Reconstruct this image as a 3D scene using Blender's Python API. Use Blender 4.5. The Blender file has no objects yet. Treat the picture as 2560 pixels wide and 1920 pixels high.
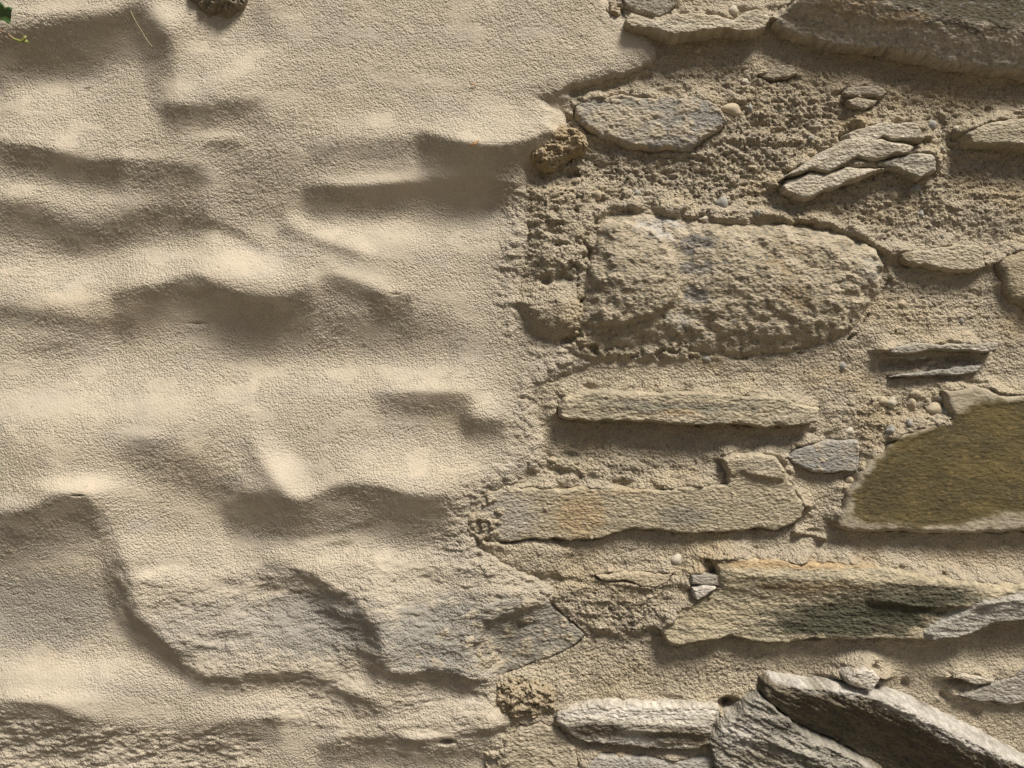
import bpy, math
import numpy as np

# ------------------------------------------------------------------ frame, light, camera
SC = 0.00045            # metres of wall per photo pixel
CZ = 1.30               # height of the picture centre above the ground
DIST = 0.896            # camera to mean wall plane
scene = bpy.context.scene

cam_d = bpy.data.cameras.new("camera"); cam = bpy.data.objects.new("camera", cam_d)
scene.collection.objects.link(cam)
cam.location = (0.0, -DIST, CZ); cam.rotation_euler = (math.radians(90), 0, 0)
cam_d.sensor_width = 36.0; cam_d.lens = 36.0 * DIST / (2560 * SC)
cam_d.clip_start = 0.02; cam_d.clip_end = 400
scene.camera = cam

TO_SUN = np.array([0.36, -0.42, 0.86]); TO_SUN /= np.linalg.norm(TO_SUN)
sun_d = bpy.data.lights.new("sun", 'SUN'); sun = bpy.data.objects.new("sun", sun_d)
scene.collection.objects.link(sun)
sun_d.energy = 5.0; sun_d.angle = math.radians(16.0); sun_d.color = (1.0, 0.94, 0.85)
from mathutils import Vector
sun.rotation_euler = Vector(TO_SUN).to_track_quat('Z', 'Y').to_euler()
sun.location = (0.6, -1.0, 3.2)

world = bpy.data.worlds.new("World"); scene.world = world; world.use_nodes = True
wn = world.node_tree.nodes; wl = world.node_tree.links
sky = wn.new('ShaderNodeTexSky'); sky.sky_type = 'NISHITA'; sky.sun_disc = False
sky.sun_elevation = math.asin(TO_SUN[2]); sky.sun_rotation = math.atan2(TO_SUN[0], TO_SUN[1])
sky.dust_density = 4.0; sky.air_density = 1.0; sky.ozone_density = 0.6
wl.new(sky.outputs[0], wn['Background'].inputs[0]); wn['Background'].inputs[1].default_value = 0.05

scene.view_settings.view_transform = 'Standard'; scene.view_settings.look = 'None'
scene.view_settings.exposure = 0.2; scene.view_settings.gamma = 1.0

# ------------------------------------------------------------------ noise toolbox (photo-pixel units)
MM = 0.001 / SC         # one millimetre in photo pixels
_r = np.random.RandomState(7)
_perm = np.concatenate([_r.permutation(512)] * 2)
_ang = _r.rand(512) * 2 * np.pi
_gx = np.cos(_ang).astype(np.float32); _gy = np.sin(_ang).astype(np.float32)

def perlin(x, y, seed=0):
    x = np.asarray(x, np.float32) + seed * 17.31; y = np.asarray(y, np.float32) + seed * 9.73
    x, y = np.broadcast_arrays(x, y)
    xf = np.floor(x); yf = np.floor(y)
    xi = xf.astype(np.int32) & 511; yi = yf.astype(np.int32) & 511
    fx = x - xf; fy = y - yf
    u = fx * fx * fx * (fx * (fx * 6 - 15) + 10); v = fy * fy * fy * (fy * (fy * 6 - 15) + 10)
    def g(ox, oy):
        h = _perm[(_perm[(xi + ox) & 511] + yi + oy) & 511]
        return _gx[h] * (fx - ox) + _gy[h] * (fy - oy)
    a = g(0, 0); b = g(1, 0); c = g(0, 1); d = g(1, 1)
    return ((a + u * (b - a)) * (1 - v) + (c + u * (d - c)) * v) * 1.5

def fbm(x, y, seed=0, octv=4, gain=0.5):
    s = 0; a = 1.0; n = 0
    for k in range(octv):
        s = s + a * perlin(x * 2 ** k, y * 2 ** k, seed + k * 3); n += a; a *= gain
    return s / n

def billow(x, y, seed=0, octv=4, gain=0.55):
    s = 0; a = 1.0; n = 0
    for k in range(octv):
        s = s + a * np.abs(perlin(x * 2 ** k, y * 2 ** k, seed + k * 5)); n += a; a *= gain
    return s / n * 2 - 0.55

def ss(t):
    t = np.clip(t, 0, 1); return t * t * (3 - 2 * t)

def sdist(U, V, poly):
    """signed distance to a polygon, positive inside"""
    P = np.asarray(poly, np.float32); n = len(P)
    d2 = np.full(U.shape, 1e12, np.float32); inside = np.zeros(U.shape, bool)
    for i in range(n):
        ax, ay = P[i]; bx, by = P[(i + 1) % n]
        ex, ey = bx - ax, by - ay
        wx = U - ax; wy = V - ay
        t = np.clip((wx * ex + wy * ey) / max(ex * ex + ey * ey, 1e-6), 0, 1)
        d2 = np.minimum(d2, (wx - ex * t) ** 2 + (wy - ey * t) ** 2)
        if ay != by:
            inside ^= ((ay > V) != (by > V)) & (U < ex * (V - ay) / (by - ay) + ax)
    d = np.sqrt(d2)
    return np.where(inside, d, -d)

def pc(pts, h_mm):
    """a point seen at a photo pixel, standing h above the mean plane, in wall pixels"""
    k = (DIST - h_mm * 0.001) / DIST
    P = np.array(pts, np.float64).copy()
    P[:, 0] = 1280 + (P[:, 0] - 1280) * k; P[:, 1] = 960 + (P[:, 1] - 960) * k
    return P

class Field:
    def __init__(s, us, vs):
        s.us = np.asarray(us, np.float32); s.vs = np.asarray(vs, np.float32)
        s.U, s.V = np.meshgrid(s.us, s.vs)
        s.H = np.zeros(s.U.shape, np.float32)
    def box(s, x0, y0, x1, y1):
        a = np.searchsorted(s.us, x0); b = np.searchsorted(s.us, x1)
        c = np.searchsorted(s.vs, y0); d = np.searchsorted(s.vs, y1)
        return slice(c, d), slice(a, b)
    def ledge(s, pts, h, up, dn, fade=50, sm=14, jit=2.5, seed=1, cut=1.4):
        """a lip: crest polyline (left to right), long rise above it, short drop below; h in mm"""
        P = pc([p[:2] for p in pts], h * 0.6)
        w = np.array([p[2] if len(p) > 2 else 1.0 for p in pts])
        sl = s.box(P[0, 0], P[:, 1].min() - up - 30, P[-1, 0], P[:, 1].max() + dn + 30)
        U = s.U[sl]; V = s.V[sl]
        if U.size == 0: return
        xt = np.arange(P[0, 0] - 60, P[-1, 0] + 61, 2.0)
        yt = np.interp(xt, P[:, 0], P[:, 1]); wt = np.interp(xt, P[:, 0], w)
        k = np.exp(-0.5 * (np.arange(-2 * sm, 2 * sm + 1) * 2.0 / sm) ** 2); k /= k.sum()
        n = len(k) // 2
        yt = np.convolve(np.pad(yt, n, 'edge'), k, 'valid')
        crest = np.interp(U, xt, yt) + jit * fbm(U / 37, V / 90, seed, 3)
        wgt = np.interp(U, xt, wt)
        lat = ss((U - P[0, 0]) / fade) * ss((P[-1, 0] - U) / fade)
        d = V - crest
        t = np.clip(1 + d / up, 0, 1)
        fu = t ** cut * (1 - 0.25 * ss((t - 0.6) / 0.4)) + 0.25 * ss((t - 0.6) / 0.4) * t
        f = np.where(d < 0, fu, 1 - ss(d / dn))
        s.H[sl] += h * MM * lat * f * wgt
    def bump(s, x, y, rx, ry, h, p=2.0):
        (x, y), = pc([(x, y)], max(h, 0))
        sl = s.box(x - 3 * rx, y - 3 * ry, x + 3 * rx, y + 3 * ry)
        U = s.U[sl]; V = s.V[sl]
        q = ((U - x) / rx) ** 2 + ((V - y) / ry) ** 2
        s.H[sl] += h * MM * np.exp(-q ** (p / 2))
    def plateau(s, poly, h, w, tx=0, ty=0, seed=3, jit=6, level=False):
        P = pc(poly, max(h, 0)); m = w + 30
        sl = s.box(P[:, 0].min() - m, P[:, 1].min() - m, P[:, 0].max() + m, P[:, 1].max() + m)
        U = s.U[sl]; V = s.V[sl]
        if U.size == 0: return
        sd = sdist(U + jit * fbm(U / 33, V / 33, seed, 3), V + jit * fbm(U / 33, V / 33, seed + 9, 3), P)
        f = ss((sd + w * 0.5) / w)
        s.H[sl] += f * MM * (h + tx * (U - P[:, 0].mean()) / 100 + ty * (V - P[:, 1].mean()) / 100)

def axis(lo, f0, f1, hi, step, coarse):
    def grow(a, b):
        out = [a]; st = step
        while out[-1] < b:
            st = min(st * 1.25, coarse); out.append(out[-1] + st)
        return np.array(out[1:])
    fine = np.arange(f0, f1 + step, step)
    return np.concatenate([(f0 - grow(0, f0 - lo))[::-1], fine, fine[-1] + grow(0, hi - fine[-1])])

GROUND_V = 960 + CZ / SC
V_AX = axis(-850, -45, 1965, GROUND_V + 40, 2.7, 40)

# ------------------------------------------------------------------ mesh and material helpers
def new_mesh(name, co, quads, col=None, attrs=None, mat=None):
    me = bpy.data.meshes.new(name)
    me.vertices.add(len(co)); me.vertices.foreach_set("co", co.astype(np.float32).ravel())
    nq = len(quads); k = quads.shape[1]
    me.loops.add(nq * k); me.loops.foreach_set("vertex_index", quads.astype(np.int32).ravel())
    me.polygons.add(nq)
    me.polygons.foreach_set("loop_start", np.arange(0, nq * k, k, dtype=np.int32))
    me.polygons.foreach_set("use_smooth", np.ones(nq, bool))
    me.update(calc_edges=True)
    if col is not None:
        a = me.attributes.new("tint", 'FLOAT_COLOR', 'POINT')
        c4 = np.ones((len(co), 4), np.float32); c4[:, :3] = col
        a.data.foreach_set("color", c4.ravel())
    for n_, v in (attrs or {}).items():
        a = me.attributes.new(n_, 'FLOAT', 'POINT'); a.data.foreach_set("value", v.astype(np.float32).ravel())
    if mat: me.materials.append(mat)
    return me

def to_world(U, V, H):
    return np.stack([(U - 1280) * SC, -H * SC, CZ - (V - 960) * SC], -1)

def grid_mesh(name, U, V, H, keep=None, col=None, attrs=None, mat=None):
    nv, nu = U.shape
    idx = np.arange(nu * nv).reshape(nv, nu)
    q = np.stack([idx[:-1, :-1], idx[1:, :-1], idx[1:, 1:], idx[:-1, 1:]], -1)
    if keep is not None:
        fk = keep[:-1, :-1] | keep[1:, :-1] | keep[1:, 1:] | keep[:-1, 1:]
        q = q[fk]
    q = q.reshape(-1, 4)
    used = np.zeros(nu * nv, bool); used[q.ravel()] = True
    remap = np.cumsum(used) - 1
    co = to_world(U, V, H).reshape(-1, 3)[used]
    c = col.reshape(-1, 3)[used] if col is not None else None
    at = {k: v.reshape(-1)[used] for k, v in (attrs or {}).items()}
    return new_mesh(name, co, remap[q], c, at, mat)

def mix(a, b, t):
    t = np.asarray(t)[..., None]; return a * (1 - t) + np.asarray(b, np.float32) * t

def tinted_material(name, grain_scale, grain_amt, fine_scale, fine_amt, mottling=0.18, rough=0.92, use_grain=False,
                    stretch=(1, 1, 1), pits=0.0, spec=0.08):
    m = bpy.data.materials.new(name); m.use_nodes = True
    n = m.node_tree.nodes; l = m.node_tree.links
    b = n['Principled BSDF']; b.inputs['Roughness'].default_value = rough
    b.inputs['Specular IOR Level'].default_value = spec
    tc = n.new('ShaderNodeTexCoord'); mp = n.new('ShaderNodeMapping'); mp.inputs['Scale'].default_value = stretch
    l.new(tc.outputs['Object'], mp.inputs['Vector'])
    at = n.new('ShaderNodeAttribute'); at.attribute_name = "tint"
    def noise(scale, detail=4, rg=0.6):
        t = n.new('ShaderNodeTexNoise'); t.inputs['Scale'].default_value = scale
        t.inputs['Detail'].default_value = detail; t.inputs['Roughness'].default_value = rg
        l.new(mp.outputs[0], t.inputs['Vector']); return t
    n1 = n.new('ShaderNodeTexVoronoi'); n1.feature = 'F1'; n1.inputs['Scale'].default_value = grain_scale
    nd = noise(grain_scale * 0.6, 2); dm = n.new('ShaderNodeVectorMath'); dm.operation = 'MULTIPLY_ADD'
    l.new(nd.outputs['Color'], dm.inputs[0]); dm.inputs[1].default_value = (0.9 / grain_scale,) * 3; l.new(mp.outputs[0], dm.inputs[2])
    l.new(dm.outputs[0], n1.inputs['Vector'])
    n2 = noise(fine_scale, 3); n3 = noise(60, 6, 0.7); n4 = noise(900, 2)
    # colour mottling
    ramp = n.new('ShaderNodeMapRange'); ramp.inputs[1].default_value = 0.25; ramp.inputs[2].default_value = 0.75
    ramp.inputs[3].default_value = 1 - mottling; ramp.inputs[4].default_value = 1 + mottling
    l.new(n3.outputs[0], ramp.inputs[0])
    ramp2 = n.new('ShaderNodeMapRange'); ramp2.inputs[1].default_value = 0.3; ramp2.inputs[2].default_value = 0.7
    ramp2.inputs[3].default_value = 1 - mottling; ramp2.inputs[4].default_value = 1 + mottling
    l.new(n4.outputs[0], ramp2.inputs[0])
    mul = n.new('ShaderNodeMath'); mul.operation = 'MULTIPLY'
    l.new(ramp.outputs[0], mul.inputs[0]); l.new(ramp2.outputs[0], mul.inputs[1])
    vm = n.new('ShaderNodeVectorMath'); vm.operation = 'SCALE'
    l.new(at.outputs['Color'], vm.inputs[0]); l.new(mul.outputs[0], vm.inputs['Scale'])
    l.new(vm.outputs[0], b.inputs['Base Color'])
    # relief
    add = n.new('ShaderNodeMath'); add.operation = 'MULTIPLY_ADD'
    l.new(n1.outputs['Distance'], add.inputs[0]); add.inputs[1].default_value = -grain_amt
    m2 = n.new('ShaderNodeMath'); m2.operation = 'MULTIPLY'; m2.inputs[1].default_value = fine_amt
    l.new(n2.outputs[0], m2.inputs[0]); l.new(m2.outputs[0], add.inputs[2])
    sb = n.new('ShaderNodeMath'); sb.operation = 'SUBTRACT'; l.new(add.outputs[0], sb.inputs[0])
    sb.inputs[1].default_value = 0.5 * (fine_amt - grain_amt)
    h = sb.outputs[0]
    if pits > 0:
        vo = n.new('ShaderNodeTexVoronoi'); vo.inputs['Scale'].default_value = 170
        l.new(tc.outputs['Object'], vo.inputs['Vector'])
        pr = n.new('ShaderNodeMapRange'); pr.inputs[1].default_value = 0.0; pr.inputs[2].default_value = 0.22
        pr.inputs[3].default_value = -pits; pr.inputs[4].default_value = 0.0
        l.new(vo.outputs['Distance'], pr.inputs[0])
        a2 = n.new('ShaderNodeMath'); a2.operation = 'ADD'; l.new(h, a2.inputs[0]); l.new(pr.outputs[0], a2.inputs[1])
        h = a2.outputs[0]
    if use_grain:
        ga = n.new('ShaderNodeAttribute'); ga.attribute_name = "grain"
        gm = n.new('ShaderNodeMath'); gm.operation = 'MULTIPLY'
        l.new(h, gm.inputs[0]); l.new(ga.outputs['Fac'], gm.inputs[1]); h = gm.outputs[0]
    bp = n.new('ShaderNodeBump'); bp.inputs['Strength'].default_value = 1.0; bp.inputs['Distance'].default_value = 0.001
    l.new(h, bp.inputs['Height']); l.new(bp.outputs[0], b.inputs['Normal'])
    return m

M_PLASTER = tinted_material("plaster", 440, 1.5, 800, 1.3, mottling=0.07, use_grain=True)
M_MORTAR = tinted_material("mortar", 330, 2.8, 520, 3.2, mottling=0.18, pits=0.9)
M_STONE = tinted_material("schist", 330, 1.6, 480, 2.6, mottling=0.17, stretch=(0.6, 0.8, 1.0))
M_SMOOTH = tinted_material("smooth_schist", 300, 0.4, 300, 1.2, mottling=0.2, stretch=(0.5, 0.8, 1.0), rough=0.85, spec=0.2)
M_CRUMB = tinted_material("crumbly_mortar", 300, 2.8, 520, 3.0, mottling=0.2)

PLASTER = np.array([0.488, 0.428, 0.333], np.float32)
MORTAR = np.array([0.420, 0.360, 0.268], np.float32)

C = scene.collection
wall = bpy.data.objects.new("stone_wall", None); C.objects.link(wall)
wall["label"] = "old rubble wall, left half under wavy beige plaster, right half bare stones in mortar"
wall["category"] = "wall"; wall["kind"] = "thing"
wall.location = (0, 0, 0)
def part(name, me, parent=wall, label=None, kind=None):
    o = bpy.data.objects.new(name, me); C.objects.link(o); o.parent = parent
    if label: o["label"] = label
    if kind: o["kind"] = kind
    return o

# ground in front of the wall
gs = 60.0
gme = bpy.data.meshes.new("ground")
gv = []; gf = []
NG = 60
gx = np.sign(np.linspace(-1, 1, NG)) * np.abs(np.linspace(-1, 1, NG)) ** 3 * gs
gg = [(x, y, 0.012 * math.sin(x * 3.1 + y * 2.3) * math.exp(-0.02 * (x * x + y * y)) - 0.012) for y in gx for x in gx]
gq = [(j * NG + i, j * NG + i + 1, (j + 1) * NG + i + 1, (j + 1) * NG + i) for j in range(NG - 1) for i in range(NG - 1)]
gme.from_pydata(gg, [], gq)
gm = bpy.data.materials.new("gravel_earth"); gm.use_nodes = True
_n = gm.node_tree.nodes; _l = gm.node_tree.links
_t = _n.new('ShaderNodeTexNoise'); _t.inputs['Scale'].default_value = 35; _t.inputs['Detail'].default_value = 8
_c = _n.new('ShaderNodeValToRGB'); _c.color_ramp.elements[0].color = (0.07, 0.06, 0.04, 1); _c.color_ramp.elements[1].color = (0.16, 0.13, 0.09, 1)
_tc = _n.new('ShaderNodeTexCoord'); _l.new(_tc.outputs['Object'], _t.inputs['Vector'])
_l.new(_t.outputs[0], _c.inputs[0]); _l.new(_c.outputs[0], _n['Principled BSDF'].inputs['Base Color'])
_n['Principled BSDF'].inputs['Roughness'].default_value = 0.95
gme.materials.append(gm)
ground = bpy.data.objects.new("ground", gme); C.objects.link(ground); ground["kind"] = "structure"

# ------------------------------------------------------------------ plaster coat (left)
COAT_EDGE = [(-2600, -2000), (1480, -2000), (1492, -40), (1500, 0), (1520, 28), (1562, 55), (1585, 72), (1622, 97), (1640, 112), (1628, 150), (1600, 168),
             (1540, 186), (1460, 207), (1385, 230), (1335, 248), (1350, 268), (1368, 300), (1372, 330), (1345, 352), (1312, 378),
             (1300, 410), (1300, 445), (1325, 470), (1330, 510), (1318, 560), (1325, 610), (1300, 660), (1290, 720), (1300, 770), (1320, 820), (1345, 845),
             (1400, 862), (1450, 885), (1470, 905), (1400, 930), (1345, 965), (1320, 1000), (1330, 1060), (1345, 1110), (1340, 1160),
             (1300, 1195), (1230, 1225), (1190, 1260), (1180, 1330), (1210, 1385), (1260, 1420), (1330, 1445), (1372, 1482), (1330, 1500), (1270, 1520),
             (1200, 1570), (1180, 1640), (1205, 1700), (1222, 1730), (1225, 1775), (1255, 1808), (1240, 1835), (1270, 1860), (1262, 1920), (1260, 2600),
             (1260, 6000), (-2600, 6000)]
F = Field(axis(-1500, -45, 1690, 1760, 2.7, 40), V_AX)
U, V = F.U, F.V
F.H += MM * (1.0 * fbm(U / 260, V / 170, 11, 3) + 0.9 * fbm(U / 70, V / 50, 12, 3))
out = ss((np.maximum(-U, 0) + np.maximum(-V, 0) + np.maximum(V - 1920, 0)) / 140)
F.H += out * MM * 22 * fbm(U / 300, V / 160, 77, 4)
# broad waves: slopes towards and away from the light side, strung along strokes (x, y), integrated into one relief
SL_U = np.arange(-420, 1860, 5.0); SL_V = np.arange(-420, 2360, 5.0)
GU, GV = np.meshgrid(SL_U, SL_V); SLOPE = np.zeros(GU.shape)
def lip(pts, a, wu, wd, fade=45):
    """slope along a crest line drawn left to right: wu pixels soft above it, wd below"""
    P = np.array(pts, float); xt = np.arange(P[0, 0] - 80, P[-1, 0] + 81, 4.0)
    k = np.exp(-0.5 * (np.arange(-8, 9) * 4 / 12.0) ** 2); k /= k.sum()
    yt = np.convolve(np.pad(np.interp(xt, P[:, 0], P[:, 1]), 8, 'edge'), k, 'valid')
    d = GV - np.interp(GU, xt, yt) - 4 * fbm(GU / 90, GV / 160, 401, 2)
    lat = ss((GU - P[0, 0] + fade * 0.5) / fade) * ss((P[-1, 0] + fade * 0.5 - GU) / fade)
    wu = wu * 1.7 + 4; wd = wd * 1.1
    d = d - wu * 0.35
    g = np.where(d < 0, np.exp(-(d / wu) ** 2), np.exp(-np.maximum(d / wd, 0) ** 2.4))
    SLOPE[:] += a * lat * g
def blob(x, y, rx, ry, a, rot=0.0, p=1.3):
    c, q = math.cos(rot), math.sin(rot); du = GU - x; dv = GV - y
    e = ((du * c + dv * q) / rx) ** 2 + ((-du * q + dv * c) / ry) ** 2
    SLOPE[:] += a * np.exp(-e ** p)
def seam(pts, w, a):
    """slope along any polyline, the same on both sides"""
    P = np.array(pts, float); d2 = np.full(GU.shape, 1e9)
    for (ax, ay), (bx, by) in zip(P[:-1], P[1:]):
        ex, ey = bx - ax, by - ay; t = np.clip(((GU - ax) * ex + (GV - ay) * ey) / (ex * ex + ey * ey), 0, 1)
        d2 = np.minimum(d2, (GU - ax - ex * t) ** 2 + (GV - ay - ey * t) ** 2)
    SLOPE[:] += a * np.exp(-(d2 / w ** 2) ** 1.3)
# top left hollow and the ridge beside it
lip([(-60, 90), (60, 82), (150, 62), (230, 52), (300, 44), (345, 30), (400, 80), (430, 120)], -0.95, 18, 105)
seam([(352, 22), (400, 70), (424, 115), (416, 150)], 38, -0.7)
blob(170, 160, 130, 30, -0.35, 0.1)
blob(150, 12, 210, 24, 0.3); blob(415, 38, 42, 45, 0.75, 0.6); blob(540, 145, 120, 65, 0.45); blob(655, 50, 34, 55, -0.35)
blob(100, 250, 140, 60, 0.55); blob(110, 340, 140, 34, 0.5); blob(300, 180, 90, 26, 0.3)
blob(452, 216, 46, 34, 0.7); seam([(384, 195), (386, 235), (400, 268)], 20, -0.75)
lip([(390, 248), (420, 264), (470, 272), (520, 270), (580, 262), (660, 245)], -0.65, 9, 48)
blob(560, 132, 60, 22, 0.2); blob(540, 338, 70, 16, 0.5); lip([(520, 356), (555, 352), (600, 355)], -0.5, 5, 20, 25)
lip([(-60, 352), (0, 358), (90, 370), (170, 393), (225, 408), (300, 402)], -1.0, 8, 62, 40)
lip([(280, 404), (350, 402), (400, 410), (460, 420), (520, 425)], -0.75, 12, 70)
blob(330, 385, 80, 16, 0.35); blob(620, 440, 190, 130, -0.4, 0.5)
blob(45, 478, 75, 28, 0.5); blob(200, 490, 110, 35, 0.35)
lip([(-60, 505), (40, 507), (90, 512), (140, 545), (200, 570), (270, 555), (350, 535), (430, 520), (520, 535)], -0.85, 18, 75)
seam([(470, 553), (540, 562), (600, 590), (655, 622)], 15, -0.55)
blob(180, 690, 260, 46, 0.8); blob(420, 655, 130, 50, 0.55); blob(615, 650, 110, 48, 1.0, 0.25); blob(690, 690, 40, 40, 0.3)
lip([(285, 738), (315, 722), (350, 715), (405, 718), (440, 695), (478, 682), (530, 715), (600, 742), (680, 754), (735, 742), (770, 722)], -1.25, 8, 92, 50)
lip([(-60, 772), (40, 774), (130, 788), (220, 800), (290, 805), (340, 800)], -0.6, 10, 36)
blob(170, 742, 70, 14, 0.45); blob(135, 870, 80, 24, -0.4); blob(800, 800, 280, 95, -0.5, 0.1); blob(1050, 830, 170, 60, -0.38)
blob(300, 985, 460, 75, 0.55); blob(960, 940, 300, 45, 0.55); blob(80, 1060, 160, 60, 0.3)
# right nose of the upper half
blob(1245, 315, 120, 42, 1.15, -0.05); blob(960, 312, 170, 34, 0.35)
lip([(1055, 335), (1110, 345), (1155, 362), (1210, 372), (1270, 370), (1330, 352), (1380, 340)], -1.2, 6, 105, 50)
lip([(780, 372), (870, 366), (960, 356), (1070, 348)], -0.5, 16, 55)
blob(900, 448, 130, 16, 0.4); lip([(765, 470), (860, 470), (960, 468), (1050, 462), (1150, 452), (1280, 465)], -1.1, 7, 62, 50)
blob(960, 578, 280, 40, 0.55); seam([(735, 548), (820, 583), (925, 624)], 17, 0.55); seam([(715, 578), (800, 608), (880, 636)], 20, -0.5)
lip([(808, 692), (865, 700), (915, 716), (950, 735)], -0.6, 7, 32, 25); blob(905, 690, 85, 22, 0.4, 0.25)
lip([(925, 735), (980, 742), (1030, 740)], -0.6, 6, 55, 25); blob(990, 722, 45, 14, 0.4)
blob(1220, 560, 80, 40, 0.25); blob(1240, 660, 70, 80, -0.2)
# bump right of centre
lip([(940, 990), (985, 980), (1050, 982), (1120, 988), (1180, 996)], -0.85, 7, 58, 40); lip([(1150, 1042), (1205, 1052), (1262, 1054)], -0.8, 9, 42, 25)
blob(1235, 1015, 55, 34, 1.0); blob(1080, 965, 130, 16, 0.5); blob(1060, 1165, 180, 60, 0.65)
# long wave of the lower half
seam([(665, 1120), (715, 1180), (755, 1225)], 44, 0.75); blob(1000, 1200, 90, 30, 0.4)
seam([(345, 1130), (420, 1160), (500, 1200), (580, 1240), (650, 1270)], 50, -0.62); seam([(622, 1118), (650, 1175), (690, 1225)], 26, -0.5)
lip([(570, 1262), (630, 1240), (700, 1242), (758, 1260), (800, 1240), (840, 1224), (900, 1214), (960, 1220), (1020, 1246), (1085, 1250), (1120, 1240)], -1.25, 8, 90, 60)
blob(860, 1262, 60, 20, 0.35); blob(560, 1370, 330, 50, 0.42); blob(900, 1390, 220, 34, 0.3); blob(360, 1080, 60, 16, 0.35)
seam([(690, 1330), (760, 1338), (850, 1326), (930, 1306)], 8, -0.5); seam([(825, 1362), (880, 1356)], 7, -0.7)
# recess at the far left
blob(195, 1208, 105, 26, 1.05); blob(40, 1255, 70, 22, 0.5)
lip([(-60, 1300), (0, 1292), (60, 1282), (120, 1254), (180, 1242), (232, 1250)], -1.15, 9, 105, 40)
blob(110, 1460, 190, 100, -0.3); seam([(240, 1290), (262, 1360), (290, 1430), (300, 1480)], 30, -0.6)
# stones that show through the thin coat
blob(410, 1440, 110, 22, 0.65, 0.05); seam([(300, 1440), (302, 1490), (325, 1545), (395, 1612), (455, 1660)], 34, -1.05)
seam([(680, 1432), (772, 1455), (850, 1520), (915, 1587), (930, 1645)], 36, -1.1); blob(930, 1462, 170, 28, 0.4, 0.1); blob(1290, 1478, 60, 18, 0.8, 0.2)
seam([(955, 1480), (990, 1540), (985, 1590), (980, 1625)], 26, 0.35); seam([(345, 1480), (370, 1540), (440, 1600)], 24, 0.3)
lip([(930, 1664), (1005, 1698), (1075, 1682), (1150, 1692), (1225, 1715)], -0.9, 6, 28, 25)
lip([(470, 1690), (560, 1700), (640, 1696), (720, 1688), (770, 1692), (820, 1712), (870, 1735), (950, 1762)], -0.85, 5, 30, 40)
seam([(560, 1545), (600, 1532), (650, 1560), (660, 1610)], 12, 0.35); seam([(470, 1602), (520, 1618), (570, 1618)], 7, -0.6); seam([(470, 1592), (530, 1607), (590, 1604)], 7, 0.7)
seam([(840, 1620), (860, 1660), (875, 1690)], 9, -0.5)
blob(230, 1670, 280, 48, 0.55); blob(110, 1735, 140, 22, 0.75); blob(700, 1745, 160, 36, 0.45); blob(660, 1785, 60, 10, 0.6)
lip([(-60, 1764), (0, 1760), (60, 1758), (130, 1768), (180, 1794), (240, 1806)], -0.95, 7, 90, 30); lip([(440, 1822), (520, 1819), (580, 1809), (640, 1800), (700, 1802)], -0.85, 7, 60, 30)
lip([(240, 1815), (320, 1825), (420, 1830)], -0.5, 8, 40, 30); seam([(675, 1800), (705, 1796)], 6, -0.8)
blob(1080, 1765, 150, 34, 0.4); lip([(880, 1757), (960, 1770), (1050, 1764)], -0.5, 5, 24, 25)
blob(1048, 1834, 44, 12, 0.9); lip([(800, 1866), (840, 1856), (900, 1843), (960, 1843), (1020, 1855), (1090, 1857), (1150, 1847), (1230, 1828), (1280, 1812)], -1.15, 5, 52, 40)
SLOPE = np.where(SLOPE > 0, 0.85 * np.tanh(SLOPE * 0.95), 0.95 * np.tanh(SLOPE * 0.85))
pad_ = ss((GU + 400) / 300) * ss((1840 - GU) / 140) * ss((GV + 400) / 300) * ss((2340 - GV) / 300)
SLOPE *= pad_
sU, sV = 0.386, -0.922                                   # the side the light comes from, in the wall plane
wU = np.fft.fftfreq(len(SL_U), 5.0)[None] * 2 * np.pi; wV = np.fft.fftfreq(len(SL_V), 5.0)[:, None] * 2 * np.pi
ws = wU * sU + wV * sV; wt_ = -wU * sV + wV * sU
RELIEF = np.real(np.fft.ifft2(np.fft.fft2(-SLOPE) * (-1j * ws) / (ws ** 2 + 0.10 * wt_ ** 2 + (1 / 420.0) ** 2)))
def sample(R, U, V):
    x = np.clip((U - SL_U[0]) / 5.0, 0, len(SL_U) - 1.01); y = np.clip((V - SL_V[0]) / 5.0, 0, len(SL_V) - 1.01)
    def cub(A, x, y):
        i = np.floor(x).astype(int); j = np.floor(y).astype(int); fx = x - i; fy = y - j
        def w(f): return [(-0.5 * f + f * f - 0.5 * f ** 3), (1 - 2.5 * f * f + 1.5 * f ** 3), (0.5 * f + 2 * f * f - 1.5 * f ** 3), (-0.5 * f * f + 0.5 * f ** 3)]
        wx_, wy_ = w(fx), w(fy); o = 0
        for a_ in range(4):
            ii = np.clip(i - 1 + a_, 0, A.shape[1] - 1)
            for b_ in range(4):
                o = o + A[np.clip(j - 1 + b_, 0, A.shape[0] - 1), ii] * wx_[a_] * wy_[b_]
        return o
    return cub(R, x, y)
F.plateau([(302, 1440), (335, 1425), (450, 1430), (700, 1420), (790, 1440), (880, 1510), (950, 1590), (940, 1660), (1000, 1700), (1100, 1740), (1060, 1765), (950, 1765), (860, 1728), (800, 1698), (760, 1684), (640, 1694), (520, 1690), (462, 1676), (430, 1640), (385, 1592), (342, 1560), (315, 1520), (302, 1465)], 3.0, 40, tx=-0.5, ty=0.7, seed=45, jit=9)
F.plateau([(735, 1425), (900, 1385), (1200, 1405), (1370, 1490), (1460, 1580), (1440, 1650), (1350, 1680), (1280, 1692), (1215, 1708), (1140, 1682), (1070, 1673), (1005, 1690), (958, 1667), (932, 1656), (955, 1615), (942, 1572), (892, 1512), (822, 1464)], 4.5, 38, tx=-0.4, ty=0.8, seed=46, jit=8)
SGAIN = 0.84
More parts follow.
